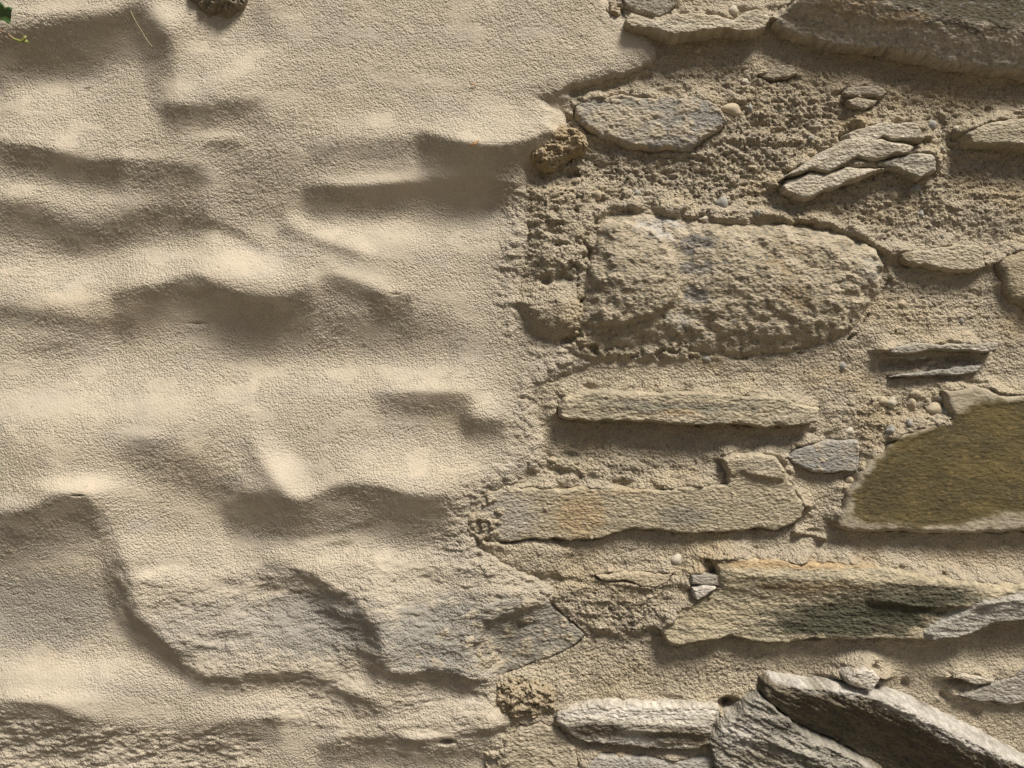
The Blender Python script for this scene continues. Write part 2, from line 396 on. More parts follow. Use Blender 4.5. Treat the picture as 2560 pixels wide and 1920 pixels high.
# a lump seen at (x, y) stands where its own depth puts it
R0 = sample(RELIEF, U, V) * SGAIN
kk = DIST / (DIST - R0 * SC)
F.H += SGAIN * sample(RELIEF, 1280 + (U - 1280) * kk, 960 + (V - 960) * kk)
# flaky, streaky zones
def zone(poly, soft):
    return ss((sdist(U, V, poly) + soft * fbm(U / 60, V / 60, 60, 3) + soft * 0.3) / soft)
z1 = zone([(-100, 1775), (160, 1790), (420, 1815), (620, 1830), (700, 1990), (-100, 1990)], 60)
ter = fbm(U / 62 + V / 300, V / 15, 61, 4); ter = np.floor(ter * 4) / 4 + ss((ter * 4 - np.floor(ter * 4)) / 0.35) / 4
F.H += z1 * MM * (5.0 * fbm(U / 75 + V / 60, V / 38, 62, 6, 0.62) + 2.0 * billow(U / 34, V / 15, 66, 3))
z2 = zone([(300, 1440), (1300, 1400), (1440, 1600), (1240, 1900), (900, 1900), (480, 1700)], 60)
F.H += z2 * MM * (1.5 * fbm(U / 70 + V / 200, V / 26, 63, 4) + 0.7 * fbm(U / 17, V / 9, 64, 2))
tq = fbm(U / 170 + V / 150, V / 85 - U / 400, 67, 4, 0.55) * 4
F.H += z2 * MM * 1.0 * (np.floor(tq) + ss((tq - np.floor(tq)) / 0.22))
z3 = zone([(1020, 1330), (1140, 1320), (1230, 1380), (1230, 1440), (1080, 1440)], 30)
F.H += z3 * MM * 2.0 * fbm(U / 40 + V / 60, V / 9, 65, 3)
for (hx, hy, hr, hq, hd) in [(1200, 1362, 8, 11, 8), (1196, 1392, 7, 9, 6), (1118, 1851, 15, 5, 14), (480, 806, 22, 3, 2), (205, 212, 12, 2, 2), (200, 218, 10, 2, 2), (550, 672, 3, 2, 2), (222, 1232, 12, 2, 4), (990, 737, 12, 2, 2),
                              (920, 1600, 14, 22, 3), (470, 1450, 10, 10, 0)]:
    F.bump(hx, hy, hr, hq, -hd)
# sandy float finish: real relief, swirled by the trowel
wx = 40 * fbm(U / 240, V / 240, 70, 2); wy = 40 * fbm(U / 240, V / 240, 72, 2)
smooth_spots = 0.8 * ss((fbm(U / 110, V / 60, 74, 3) - 0.10) / 0.2)
for (x, y, rx, ry) in [(600, 665, 100, 45), (445, 222, 45, 34), (905, 690, 90, 40), (870, 690, 60, 25), (720, 1180, 70, 60), (230, 1210, 90, 25), (150, 745, 90, 20), (350, 1080, 60, 25), (1075, 985, 90, 25), (100, 1010, 160, 45), (380, 1020, 120, 40),
                       (1040, 450, 200, 60), (960, 600, 90, 40), (420, 780, 160, 40), (600, 1270, 120, 40), (1040, 1260, 70, 30), (100, 1690, 150, 40), (200, 1745, 100, 30), (410, 60, 40, 40), (300, 110, 90, 40), (920, 830, 50, 20), (1560, 110, 60, 40)]:
    smooth_spots = np.maximum(smooth_spots, np.exp(-(((U - x) / rx) ** 2 + ((V - y) / ry) ** 2) ** 1.5))
edge_sd = sdist(U + 10 * fbm(U / 40, V / 40, 81, 3), V + 10 * fbm(U / 40, V / 40, 83, 3), COAT_EDGE)
near = ss((edge_sd * -1 + 110) / 110)                      # rougher where the coat thins out
near *= ss((V - 380) / 80) * (1 - ss((V - 1500) / 200)) + 0.5
grain = np.clip(1.0 - 0.86 * smooth_spots + 0.5 * near, 0.1, 1.5)
g1 = perlin((U + wx) / 8.5, (V + wy) / 7.0, 75); g2 = perlin((U + wx) / 14, (V + wy) / 11, 76)
rt = 0.9 * fbm(U / 420, V / 380, 78, 2); xs_ = (U + wx) * np.cos(rt) + (V + wy) * np.sin(rt); ys_ = -(U + wx) * np.sin(rt) + (V + wy) * np.cos(rt)
sweep = ss(fbm(U / 190, V / 150, 85, 2) * 2.2 + 0.45)
F.H += MM * grain * (0.55 * billow((U + wx) / 8.5, (V + wy) / 7.5, 79, 2, 0.6) + 0.15 * g2 + 0.75 * sweep * billow(xs_ / 26, ys_ / 9, 86, 2, 0.6))
F.H += MM * near * 2.4 * billow(U / 38, V / 30, 84, 4)
# thin out at the edge
thin = np.minimum(edge_sd, 40)
slope = 0.45 + 1.6 * ss((245 - V) / 30) * ss((V - 90) / 60)
F.H -= MM * 6 * ss((30 - edge_sd) / 60)
F.H -= np.where(edge_sd < 0, -edge_sd * slope, 0)
col = np.tile(PLASTER, U.shape + (1,)).astype(np.float32)
col = mix(col, PLASTER * np.array([1.04, 1.0, 0.93]), 0.4 * ss(fbm(U / 300, V / 200, 90, 3) * 2))
col = mix(col, PLASTER * np.array([0.95, 0.96, 1.0]), 0.8 * ss(fbm(U / 160, V / 90, 91, 3) * 2))
for (x, y, rx, ry, a, c) in [(780, 1560, 170, 85, .95, (0.335, 0.312, 0.268)), (70, 1530, 230, 95, .85, (0.345, 0.318, 0.265)), (1160, 1590, 230, 105, .95, (0.33, 0.31, 0.268)), (540, 1570, 150, 80, .7, (0.40, 0.365, 0.305)),
                             (1230, 1280, 60, 70, .5, (0.43, 0.39, 0.33)), (700, 1180, 60, 60, .35, (0.53, 0.46, 0.37)), (600, 670, 80, 50, .4, (0.53, 0.46, 0.36))]:
    q = np.exp(-(((U - x) / rx) ** 2 + ((V - y) / ry) ** 2)) + 0.35 * fbm(U / 30, V / 18, 92, 3)
    col = mix(col, np.array(c, np.float32), a * ss((q - 0.15) / 0.5))
col = mix(col, MORTAR, 0.55 * ss((60 - edge_sd) / 120))
sp = perlin(U / 5.2, V / 5.2, 93)
col = mix(col, np.array([0.16, 0.13, 0.09]), 0.75 * ss((sp - 0.70) / 0.1) * ss((smooth_spots - 0.3) / 0.4))
plaster_me = grid_mesh("plaster_coat", U, V, F.H, edge_sd > -46, col, {"grain": grain * 0.9 + 0.1}, M_PLASTER)
part("plaster_coat", plaster_me, label="wavy beige lime plaster coat with sandy grain")
FP = F

# ------------------------------------------------------------------ stones (outlines in photo pixels)
def height_at(f, x, y):
    i = np.clip(np.searchsorted(f.vs, y), 0, len(f.vs) - 1); j = np.clip(np.searchsorted(f.us, x), 0, len(f.us) - 1)
    return f.H[i, j]
STONES = []
def stone(poly, h, **k):
    if h == 'plaster':                                         # follows the thin coat it shows through
        h = float(np.median([height_at(FP, x, y) for x, y in poly])) / MM + 2.0; k['follow'] = True
    k.update(poly=poly, h=h); STONES.append(k)
CREAM = (0.47, 0.40, 0.28); GREY = (0.30, 0.29, 0.26); BLUE = (0.33, 0.34, 0.34); DARK = (0.12, 0.105, 0.07); OLIVE = (0.15, 0.115, 0.055)
ORANGE = (0.46, 0.30, 0.14); WHITE = (0.60, 0.58, 0.53); GREEN = (0.20, 0.20, 0.15); BROWN = (0.27, 0.21, 0.13)

stone([(1438, 260), (1477, 243), (1526, 236), (1584, 237), (1642, 243), (1731, 240), (1772, 249), (1809, 278), (1820, 301), (1807, 321), (1757, 347), (1731, 373), (1656, 372), (1569, 367), (1540, 350), (1506, 341), (1471, 321), (1451, 298), (1438, 283)],
      3, label="flat hexagonal grey stone set flush in the mortar", c=[GREY, (0.40, 0.37, 0.31)], bv=(6, 8, 22), bd=7, rough=1.6, smear=0.55, ang=-0.15, ty=0.8, tx=0.6,
      patches=[((1760, 310), (75, 50), (0.32, 0.315, 0.30), .9), ((1545, 300), (90, 50), CREAM, .6), ((1690, 330), (40, 30), (0.22, 0.215, 0.205), .7)])
stone([(1565, 38), (1578, 24), (1607, 33), (1650, 45), (1685, 26), (1743, 25), (1798, 29), (1827, 37), (1840, 38), (1859, 23), (1896, 13), (1920, 27), (1928, 34), (1927, 48), (1918, 66), (1873, 78), (1801, 70), (1743, 79), (1685, 85), (1627, 73), (1581, 69), (1565, 57)],
      15, label="long pale ledge stone at the top edge of the photo", lap=0.45, c=[(0.50, 0.45, 0.35), (0.42, 0.36, 0.26)], bv=(18, 6, 6), bd=9, rough=1.4, ang=0.0, strata=1.2)
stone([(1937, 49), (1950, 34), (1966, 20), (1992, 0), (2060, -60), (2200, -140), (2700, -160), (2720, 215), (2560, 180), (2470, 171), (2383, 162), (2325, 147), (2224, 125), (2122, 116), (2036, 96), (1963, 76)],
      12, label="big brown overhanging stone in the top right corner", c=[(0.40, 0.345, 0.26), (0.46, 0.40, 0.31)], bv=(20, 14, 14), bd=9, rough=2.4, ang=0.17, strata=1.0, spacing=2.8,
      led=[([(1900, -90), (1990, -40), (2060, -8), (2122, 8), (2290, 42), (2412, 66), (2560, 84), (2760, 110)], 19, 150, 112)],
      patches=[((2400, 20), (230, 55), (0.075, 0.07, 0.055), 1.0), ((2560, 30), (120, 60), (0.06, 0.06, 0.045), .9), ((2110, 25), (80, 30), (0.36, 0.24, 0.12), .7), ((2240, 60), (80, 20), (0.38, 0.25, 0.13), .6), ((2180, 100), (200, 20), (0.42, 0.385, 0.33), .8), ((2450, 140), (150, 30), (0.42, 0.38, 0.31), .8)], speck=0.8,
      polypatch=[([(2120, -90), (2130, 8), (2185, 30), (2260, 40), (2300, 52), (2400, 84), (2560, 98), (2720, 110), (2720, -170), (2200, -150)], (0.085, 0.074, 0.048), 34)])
stone([(1896, 185), (1916, 169), (1949, 158), (1978, 162), (1997, 185), (1972, 194), (1937, 198), (1915, 192)], -4, c=[MORTAR * 0.95, MORTAR * 0.85], bv=(6, 5, 4), bd=4, rough=0.8, smear=0.4)
stone([(2105, 229), (2122, 214), (2160, 210), (2195, 210), (2221, 226), (2209, 240), (2180, 242), (2146, 239), (2120, 240)], 1, c=[(0.36, 0.31, 0.23), (0.3, 0.26, 0.2)], bv=(10, 8, 4), bd=5, rough=0.9, smear=0.3)
stone([(2117, 246), (2140, 241), (2180, 243), (2198, 247), (2192, 260), (2175, 270), (2146, 270), (2128, 263)], 3, c=[(0.38, 0.33, 0.25), (0.33, 0.28, 0.2)], bv=(8, 8, 6), bd=6, rough=0.9)
PALE = [(0.52, 0.47, 0.38), (0.42, 0.37, 0.28)]
stone([(2120, 334), (2146, 318), (2177, 313), (2198, 306), (2242, 305), (2287, 304), (2297, 315), (2315, 338), (2308, 350), (2270, 349), (2232, 347), (2212, 339), (2170, 362), (2132, 352)], 11, c=PALE, bv=(8, 6, 4), bd=6, rough=1.2, ang=-0.1, strata=1.0)
stone([(1952, 448), (1985, 424), (2021, 399), (2070, 373), (2108, 347), (2157, 334), (2209, 343), (2296, 359), (2282, 379), (2240, 388), (2195, 397), (2151, 390), (2122, 406), (2070, 431), (2036, 423), (1978, 436)], 14, label="long pale slab lying diagonally in the mortar", lap=0.45, c=PALE, bv=(20, 8, 8), bd=9, rough=1.4, ang=-0.5, strata=1.5,
      patches=[((2230, 375), (50, 18), (0.33, 0.29, 0.22), .8)])
stone([(1958, 462), (1975, 446), (2030, 426), (2065, 433), (2122, 412), (2163, 415), (2232, 418), (2195, 431), (2134, 451), (2065, 475), (2027, 497), (1995, 490), (1968, 478)], 12, c=[(0.54, 0.49, 0.40), (0.46, 0.40, 0.31)], bv=(24, 6, 8), bd=10, rough=1.2, ang=-0.35, strata=1.2)
stone([(2195, 399), (2238, 390), (2305, 376), (2337, 382), (2348, 402), (2345, 425), (2319, 434), (2310, 446), (2282, 434), (2238, 418), (2198, 411)], 10, c=[(0.46, 0.42, 0.34), (0.33, 0.31, 0.26)], bv=(14, 5, 6), bd=8, rough=1.4, ang=-0.12, strata=2.0)
stone([(2419, 333), (2430, 322), (2446, 312), (2493, 300), (2560, 289), (2650, 283), (2655, 375), (2560, 364), (2499, 360), (2435, 363), (2423, 350)], 14, c=[(0.45, 0.40, 0.29), (0.36, 0.31, 0.22)], bv=(26, 10, 8), bd=9, rough=1.1, ang=-0.15, strata=1.2)
# big round stone
stone([(1470, 610), (1475, 560), (1500, 529), (1540, 512), (1604, 510), (1690, 516), (1780, 528), (1880, 538), (1978, 540), (2050, 548), (2122, 570), (2180, 590), (2215, 610), (2232, 635), (2238, 660), (2233, 700), (2216, 735), (2182, 787), (2158, 830), (2118, 856), (2036, 880), (1949, 892), (1850, 896), (1760, 894), (1680, 890), (1584, 890), (1511, 890), (1462, 882), (1430, 866), (1420, 840), (1440, 800), (1455, 740), (1462, 670)],
      9, hp=14, label="largest boulder, round and pitted, caked with yellow mortar", c=[(0.415, 0.352, 0.245), (0.36, 0.305, 0.21)], bv=(150, 130, 210), bd=27, rough=1.9, smear=0.5, spacing=2.5, crumb=0.9, lap=1.2,
      bumps=[(1930, 670, 210, 110, 11), (1570, 690, 95, 90, 9), (1715, 700, 35, 120, -5)],
      plat=[([(1477, 640), (1500, 570), (1560, 548), (1640, 580), (1688, 650), (1697, 720), (1680, 762), (1640, 787), (1560, 810), (1480, 816), (1430, 800)], 9, 20)],
      led=[([(1840, 600), (1950, 640), (2040, 680), (2120, 700)], -4, 60, 80)],
      patches=[((1745, 610), (55, 36), (0.17, 0.165, 0.16), 1.0), ((1742, 668), (50, 25), (0.27, 0.27, 0.25), .9), ((1745, 735), (35, 30), (0.25, 0.25, 0.24), .9), ((1650, 560), (70, 40), (0.45, 0.44, 0.41), .9), ((1700, 800), (40, 25), (0.28, 0.28, 0.27), .7), ((1960, 650), (60, 60), (0.33, 0.24, 0.12), .6), ((2190, 670), (40, 40), (0.42, 0.40, 0.35), .6), ((1990, 745), (40, 40), (0.26, 0.17, 0.07), .6)], speck=1.0)
stone([(2253, 632), (2267, 626), (2311, 625), (2354, 616), (2400, 611), (2435, 609), (2464, 616), (2465, 642), (2468, 662), (2450, 672), (2435, 677), (2383, 677), (2348, 671), (2311, 662), (2267, 658), (2253, 647)], 6, c=[(0.50, 0.44, 0.32), (0.44, 0.38, 0.27)], bv=(10, 12, 7), bd=7, rough=1.3,
      patches=[((2262, 640), (20, 25), (0.30, 0.24, 0.15), .8)])
stone([(2496, 654), (2525, 633), (2560, 622), (2640, 615), (2690, 690), (2650, 790), (2600, 785), (2560, 762), (2536, 752), (2519, 729), (2513, 697)], 5, c=[(0.34, 0.28, 0.18), (0.40, 0.34, 0.23)], bv=(40, 40, 50), bd=10, rough=1.0, smear=0.2)
stone([(2212, 877), (2238, 868), (2296, 856), (2354, 860), (2397, 856), (2450, 859), (2496, 856), (2493, 873), (2464, 882), (2430, 878), (2397, 876), (2360, 870), (2325, 876), (2282, 882), (2238, 886)], 6, c=[(0.44, 0.40, 0.32), (0.35, 0.33, 0.28)], bv=(7, 4, 4), bd=5, rough=1.4, ang=0, strata=1.5)
stone([(2230, 940), (2325, 929), (2412, 916), (2464, 910), (2455, 922), (2441, 931), (2383, 937), (2267, 942)], 2, label="thin bluish slate sliver", lap=0.45, c=[(0.31, 0.31, 0.28), (0.36, 0.35, 0.31)], bv=(3, 3, 3), bd=3, rough=0.6, ang=-0.1, strata=0.6)
stone([(1398, 1018), (1412, 995), (1440, 985), (1482, 976), (1569, 979), (1627, 982), (1743, 980), (1772, 976), (1815, 986), (1920, 992), (1969, 995), (2015, 1013), (2059, 1022), (2044, 1035), (2046, 1052), (2030, 1061), (1963, 1067), (1920, 1069), (1859, 1060), (1743, 1064), (1656, 1058), (1569, 1053), (1482, 1053), (1419, 1048), (1401, 1041)],
      15, label="long horizontal slab jutting out with a dark shadow below it", lap=0.45, c=[(0.45, 0.38, 0.26), (0.35, 0.31, 0.22)], bv=(13, 10, 6), bd=8, rough=1.6, ang=0.03, strata=2.2,
      patches=[((1700, 1020), (180, 14), (0.24, 0.235, 0.18), .8), ((1560, 1005), (70, 10), (0.24, 0.235, 0.19), .6), ((1700, 1030), (60, 9), ORANGE, .6), ((1420, 1030), (40, 25), (0.48, 0.41, 0.29), .7), ((1990, 1040), (60, 25), (0.48, 0.42, 0.31), .7)])
stone([(1186, 1250), (1250, 1222), (1330, 1218), (1396, 1222), (1468, 1217), (1540, 1220), (1584, 1223), (1656, 1222), (1699, 1217), (1743, 1215), (1815, 1211), (1820, 1180), (1803, 1148), (1830, 1134), (1875, 1131), (1920, 1133), (1940, 1141), (1963, 1163), (1981, 1206), (2001, 1244), (2017, 1267), (2010, 1293), (1987, 1313), (1949, 1326), (1888, 1325), (1815, 1333), (1699, 1335), (1656, 1327), (1584, 1325), (1540, 1337), (1482, 1351), (1425, 1357), (1381, 1351), (1330, 1350), (1280, 1358), (1215, 1355), (1180, 1320)],
      5, label="wide tan stone with an orange stain on its left", c=[(0.43, 0.365, 0.245), (0.40, 0.345, 0.24)], bv=(14, 16, 9), bd=7, rough=1.5, ang=0.04, strata=1.0, smear=0.15, spacing=2.5, tx=0.35,
      plat=[([(1818, 1195), (1806, 1150), (1840, 1134), (1935, 1138), (1960, 1175), (1955, 1200), (1900, 1195), (1850, 1180)], 4, 14)],
      patches=[((1450, 1290), (75, 65), (0.44, 0.30, 0.14), .75), ((1710, 1290), (75, 30), (0.24, 0.23, 0.18), .85), ((1260, 1290), (90, 70), (0.40, 0.37, 0.32), .9), ((1900, 1160), (60, 20), (0.42, 0.38, 0.30), .5), ((1560, 1230), (90, 10), (0.46, 0.33, 0.18), .5)])
stone([(1966, 1145), (1992, 1122), (2030, 1110), (2079, 1101), (2146, 1100), (2150, 1122), (2149, 1178), (2073, 1184), (2036, 1183), (2010, 1168), (1982, 1155)], 2, label="small blue-grey wedge stone with flecks of mortar", c=[(0.32, 0.32, 0.30), (0.40, 0.37, 0.31)], bv=(10, 6, 5), bd=5, rough=0.8, smear=0.3, ty=-0.6,
      patches=[((2060, 1155), (40, 25), (0.27, 0.275, 0.28), .8)])
# dark boulder at the right edge
stone([(2094, 1319), (2105, 1284), (2122, 1238), (2151, 1191), (2180, 1154), (2224, 1119), (2253, 1080), (2310, 1066), (2383, 1047), (2372, 1010), (2363, 975), (2412, 972), (2449, 961), (2484, 972), (2522, 986), (2560, 983), (2720, 985), (2730, 1335), (2560, 1329), (2470, 1334), (2383, 1336), (2238, 1330), (2180, 1333), (2122, 1330)],
      8, label="big dark olive brown boulder at the right edge", c=[(0.38, 0.33, 0.24), (0.33, 0.28, 0.195)], bv=(26, 22, 18), bd=8, rough=0.8, ang=0.05, strata=0.12, spacing=2.7, smooth=True,
      plat=[([(2150, 1285), (2146, 1240), (2186, 1182), (2246, 1116), (2336, 1072), (2404, 1042), (2446, 1016), (2560, 1006), (2720, 1006), (2720, 1280), (2560, 1280), (2490, 1276), (2420, 1304), (2300, 1312), (2205, 1296)], -1.0, 12)],
      polypatch=[([(2132, 1296), (2130, 1240), (2168, 1178), (2230, 1108), (2322, 1066), (2395, 1034), (2436, 1004), (2560, 996), (2720, 996), (2720, 1296), (2560, 1290), (2490, 1286), (2420, 1314), (2300, 1322), (2190, 1310)], (0.105, 0.084, 0.038), 15)],
      patches=[((2540, 1180), (60, 40), (0.34, 0.20, 0.07), .7), ((2420, 1190), (160, 7), (0.30, 0.21, 0.09), .7), ((2250, 1240), (90, 20), (0.22, 0.16, 0.07), .5), ((2500, 1080), (60, 60), (0.20, 0.15, 0.05), .5), ((2260, 1300), (140, 8), (0.36, 0.27, 0.12), .5)])
# layered slab
stone([(1650, 1576), (1665, 1560), (1685, 1544), (1737, 1507), (1770, 1490), (1801, 1470), (1795, 1430), (1778, 1398), (1859, 1397), (1920, 1402), (2007, 1408), (2122, 1414), (2238, 1423), (2296, 1434), (2412, 1449), (2499, 1459), (2560, 1460), (2680, 1466), (2680, 1545), (2560, 1551), (2470, 1556), (2449, 1576), (2397, 1593), (2296, 1605), (2209, 1602), (2151, 1608), (2041, 1602), (1992, 1611), (1920, 1613), (1830, 1596), (1737, 1609), (1700, 1624), (1671, 1618)],
      12, label="broad layered slab with an orange top edge and dark green-grey face", c=[(0.44, 0.37, 0.24), (0.36, 0.32, 0.22)], bv=(12, 14, 9), bd=8, rough=1.7, ang=0.05, strata=2.4, spacing=2.6,
      led=[([(1780, 1425), (1900, 1432), (2100, 1440), (2300, 1452), (2450, 1470), (2600, 1475)], 6, 34, 75), ([(2150, 1490), (2200, 1496), (2300, 1508), (2400, 1505), (2500, 1480)], 5, 40, 14), ([(1640, 1590), (1700, 1606), (1760, 1592), (1830, 1586)], 4, 50, 12)],
      plat=[([(2310, 1580), (2340, 1555), (2390, 1525), (2450, 1495), (2560, 1480), (2680, 1480), (2680, 1550), (2560, 1552), (2470, 1558), (2440, 1580), (2390, 1594), (2320, 1600)], 6, 12)],
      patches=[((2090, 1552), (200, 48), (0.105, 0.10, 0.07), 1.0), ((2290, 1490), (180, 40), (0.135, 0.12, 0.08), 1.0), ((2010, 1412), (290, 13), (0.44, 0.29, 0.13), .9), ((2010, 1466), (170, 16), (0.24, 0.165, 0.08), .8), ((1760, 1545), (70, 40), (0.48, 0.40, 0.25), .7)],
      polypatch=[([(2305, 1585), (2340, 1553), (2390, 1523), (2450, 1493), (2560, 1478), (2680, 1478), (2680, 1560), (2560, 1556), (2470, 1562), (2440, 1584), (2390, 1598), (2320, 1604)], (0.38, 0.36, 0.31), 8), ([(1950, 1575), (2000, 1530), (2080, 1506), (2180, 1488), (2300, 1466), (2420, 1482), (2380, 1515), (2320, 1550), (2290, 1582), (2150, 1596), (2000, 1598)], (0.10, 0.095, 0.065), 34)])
stone([(1731, 1473), (1760, 1466), (1796, 1470), (1772, 1489), (1746, 1502)], 13, c=[WHITE, (0.5, 0.47, 0.42)], bv=(8, 6, 5), bd=6, rough=0.8)
stone([(1728, 1466), (1728, 1440), (1760, 1432), (1800, 1438), (1815, 1452), (1808, 1468), (1765, 1464)], 8, c=[(0.38, 0.36, 0.31), (0.33, 0.31, 0.26)], bv=(8, 6, 5), bd=6, rough=1.0)
# grey stone between plaster and mortar
stone([(1010, 1640), (1080, 1590), (1150, 1530), (1240, 1490), (1280, 1488), (1330, 1492), (1370, 1505), (1405, 1535), (1440, 1565), (1466, 1590), (1450, 1612), (1400, 1640), (1340, 1662), (1290, 1682), (1250, 1692), (1200, 1702), (1120, 1690)],
      'plaster', label="grey slab half buried under the plaster edge", c=[(0.30, 0.285, 0.24), (0.36, 0.34, 0.29)], bv=(16, 12, 14), bd=4, rough=1.0, ang=-0.1, strata=0.9, smear=0.45, lap=0.3,
      patches=[((1330, 1580), (110, 60), (0.245, 0.235, 0.20), .8)])
stone([(1390, 1797), (1410, 1785), (1442, 1776), (1482, 1770), (1569, 1764), (1642, 1770), (1714, 1767), (1786, 1773), (1804, 1781), (1806, 1803), (1780, 1818), (1785, 1845), (1778, 1868), (1743, 1884), (1627, 1881), (1540, 1874), (1468, 1868), (1425, 1845), (1390, 1813)],
      10, hp=15, label="whitened horizontal stone with a brown lower face at the bottom", lap=0.45, c=[(0.47, 0.44, 0.38), (0.38, 0.35, 0.29)], bv=(9, 7, 6), bd=5, rough=2.8, ang=0.02, strata=2.2, rag=1.5,
      led=[([(1380, 1806), (1450, 1800), (1560, 1798), (1700, 1802), (1820, 1806)], 5, 40, 46), ([(1520, 1818), (1600, 1816), (1700, 1820), (1780, 1824)], 3, 30, 12), ([(1620, 1836), (1660, 1850), (1720, 1846)], 3, 20, 10)],
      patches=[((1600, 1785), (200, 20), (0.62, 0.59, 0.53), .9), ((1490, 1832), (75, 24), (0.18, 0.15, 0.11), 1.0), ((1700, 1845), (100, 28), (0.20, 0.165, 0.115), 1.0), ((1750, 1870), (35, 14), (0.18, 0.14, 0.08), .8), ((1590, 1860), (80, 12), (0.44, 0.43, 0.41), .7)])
# dark slanting slab bottom right
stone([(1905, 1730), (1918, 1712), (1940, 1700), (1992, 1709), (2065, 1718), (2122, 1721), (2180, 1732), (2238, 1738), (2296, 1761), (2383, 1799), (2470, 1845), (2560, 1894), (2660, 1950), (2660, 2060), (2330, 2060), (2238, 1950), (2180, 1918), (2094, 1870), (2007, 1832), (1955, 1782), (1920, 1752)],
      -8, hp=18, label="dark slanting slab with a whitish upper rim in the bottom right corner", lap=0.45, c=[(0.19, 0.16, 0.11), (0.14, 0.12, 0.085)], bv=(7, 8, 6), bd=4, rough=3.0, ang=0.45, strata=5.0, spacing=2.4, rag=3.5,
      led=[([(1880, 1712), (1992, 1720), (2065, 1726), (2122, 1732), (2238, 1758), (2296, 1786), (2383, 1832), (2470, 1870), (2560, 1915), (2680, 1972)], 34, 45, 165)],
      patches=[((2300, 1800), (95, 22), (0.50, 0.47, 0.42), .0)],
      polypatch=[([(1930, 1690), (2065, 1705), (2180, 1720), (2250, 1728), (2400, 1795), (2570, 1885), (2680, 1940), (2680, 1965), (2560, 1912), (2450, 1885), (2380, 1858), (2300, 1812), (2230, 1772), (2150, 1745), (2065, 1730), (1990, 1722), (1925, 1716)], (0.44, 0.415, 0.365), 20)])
stone([(1790, 1900), (1775, 1860), (1812, 1815), (1830, 1800), (1865, 1770), (1900, 1735), (1925, 1752), (1960, 1790), (2010, 1836), (2095, 1875), (2180, 1922), (2260, 1975), (2260, 2040), (1800, 2040)],
      14, label="fractured grey and white schist block at the bottom edge", lap=0.45, c=[(0.25, 0.24, 0.205), (0.36, 0.34, 0.295)], bv=(12, 10, 8), bd=8, rough=3.2, ang=0.42, strata=6.0, rag=3,
      led=[([(1860, 1830), (1930, 1846), (2000, 1870), (2080, 1895)], 5, 40, 12), ([(1960, 1870), (2000, 1888), (2060, 1905), (2120, 1930)], 5, 30, 14)],
      patches=[((1850, 1835), (50, 40), (0.52, 0.50, 0.46), .8), ((1960, 1820), (60, 25), (0.15, 0.15, 0.13), .8), ((1900, 1900), (90, 25), (0.27, 0.24, 0.18), .8)])
stone([(2380, 1695), (2397, 1686), (2441, 1690), (2491, 1699), (2490, 1709), (2441, 1712), (2406, 1703)], 5, c=[(0.48, 0.44, 0.36), (0.44, 0.39, 0.3)], bv=(7, 5, 4), bd=6, rough=0.8)
stone([(2400, 1742), (2435, 1728), (2455, 1718), (2493, 1704), (2536, 1688), (2560, 1669), (2680, 1655), (2690, 1775), (2560, 1758), (2513, 1761), (2464, 1754), (2432, 1750)], 2, c=[(0.37, 0.35, 0.31), (0.33, 0.31, 0.27)], bv=(10, 6, 5), bd=5, rough=0.9, ang=-0.05, strata=1.4)
stone([(2120, 1701), (2143, 1680), (2166, 1671), (2186, 1677), (2209, 1700), (2189, 1718), (2181, 1730), (2151, 1724), (2128, 1715)], 24, label="small white chip resting on the slanting slab", c=[(0.56, 0.53, 0.47), (0.5, 0.46, 0.39)], bv=(10, 8, 6), bd=6, rough=1.2, smear=0.2)
stone([(1430, 1930), (1500, 1888), (1600, 1897), (1750, 1902), (1806, 1884), (1830, 1902), (1785, 1925), (1790, 1990), (1430, 1990)], 3, c=[(0.36, 0.35, 0.32), (0.42, 0.40, 0.36)], bv=(14, 8, 8), bd=6, rough=0.9)
stone([(1485, 1440), (1530, 1435), (1600, 1431), (1682, 1435), (1672, 1455), (1637, 1469), (1605, 1466), (1580, 1456), (1540, 1453), (1500, 1451)], 2, c=[(0.47, 0.39, 0.26), (0.44, 0.37, 0.25)], bv=(16, 4, 4), bd=5, rough=0.8)
stone([(1561, 17), (1555, -30), (1600, -70), (1680, -60), (1690, 8), (1676, 30), (1650, 37), (1627, 29), (1584, 22)], 2, c=[(0.31, 0.29, 0.24), (0.36, 0.33, 0.27)], bv=(10, 6, 6), bd=6, rough=1.6, strata=1.4, ang=-0.1)
# stone hidden behind the thin plaster shelf beneath the lowest lip
stone([(1270, 1850), (1300, 1815), (1345, 1800), (1400, 1825), (1440, 1870), (1450, 1930), (1430, 1980), (1260, 1990)], 1, c=[(0.38, 0.325, 0.23), (0.42, 0.36, 0.25)], bv=(20, 16, 14), bd=7, rough=1.4, smear=0.6, strata=1.0)

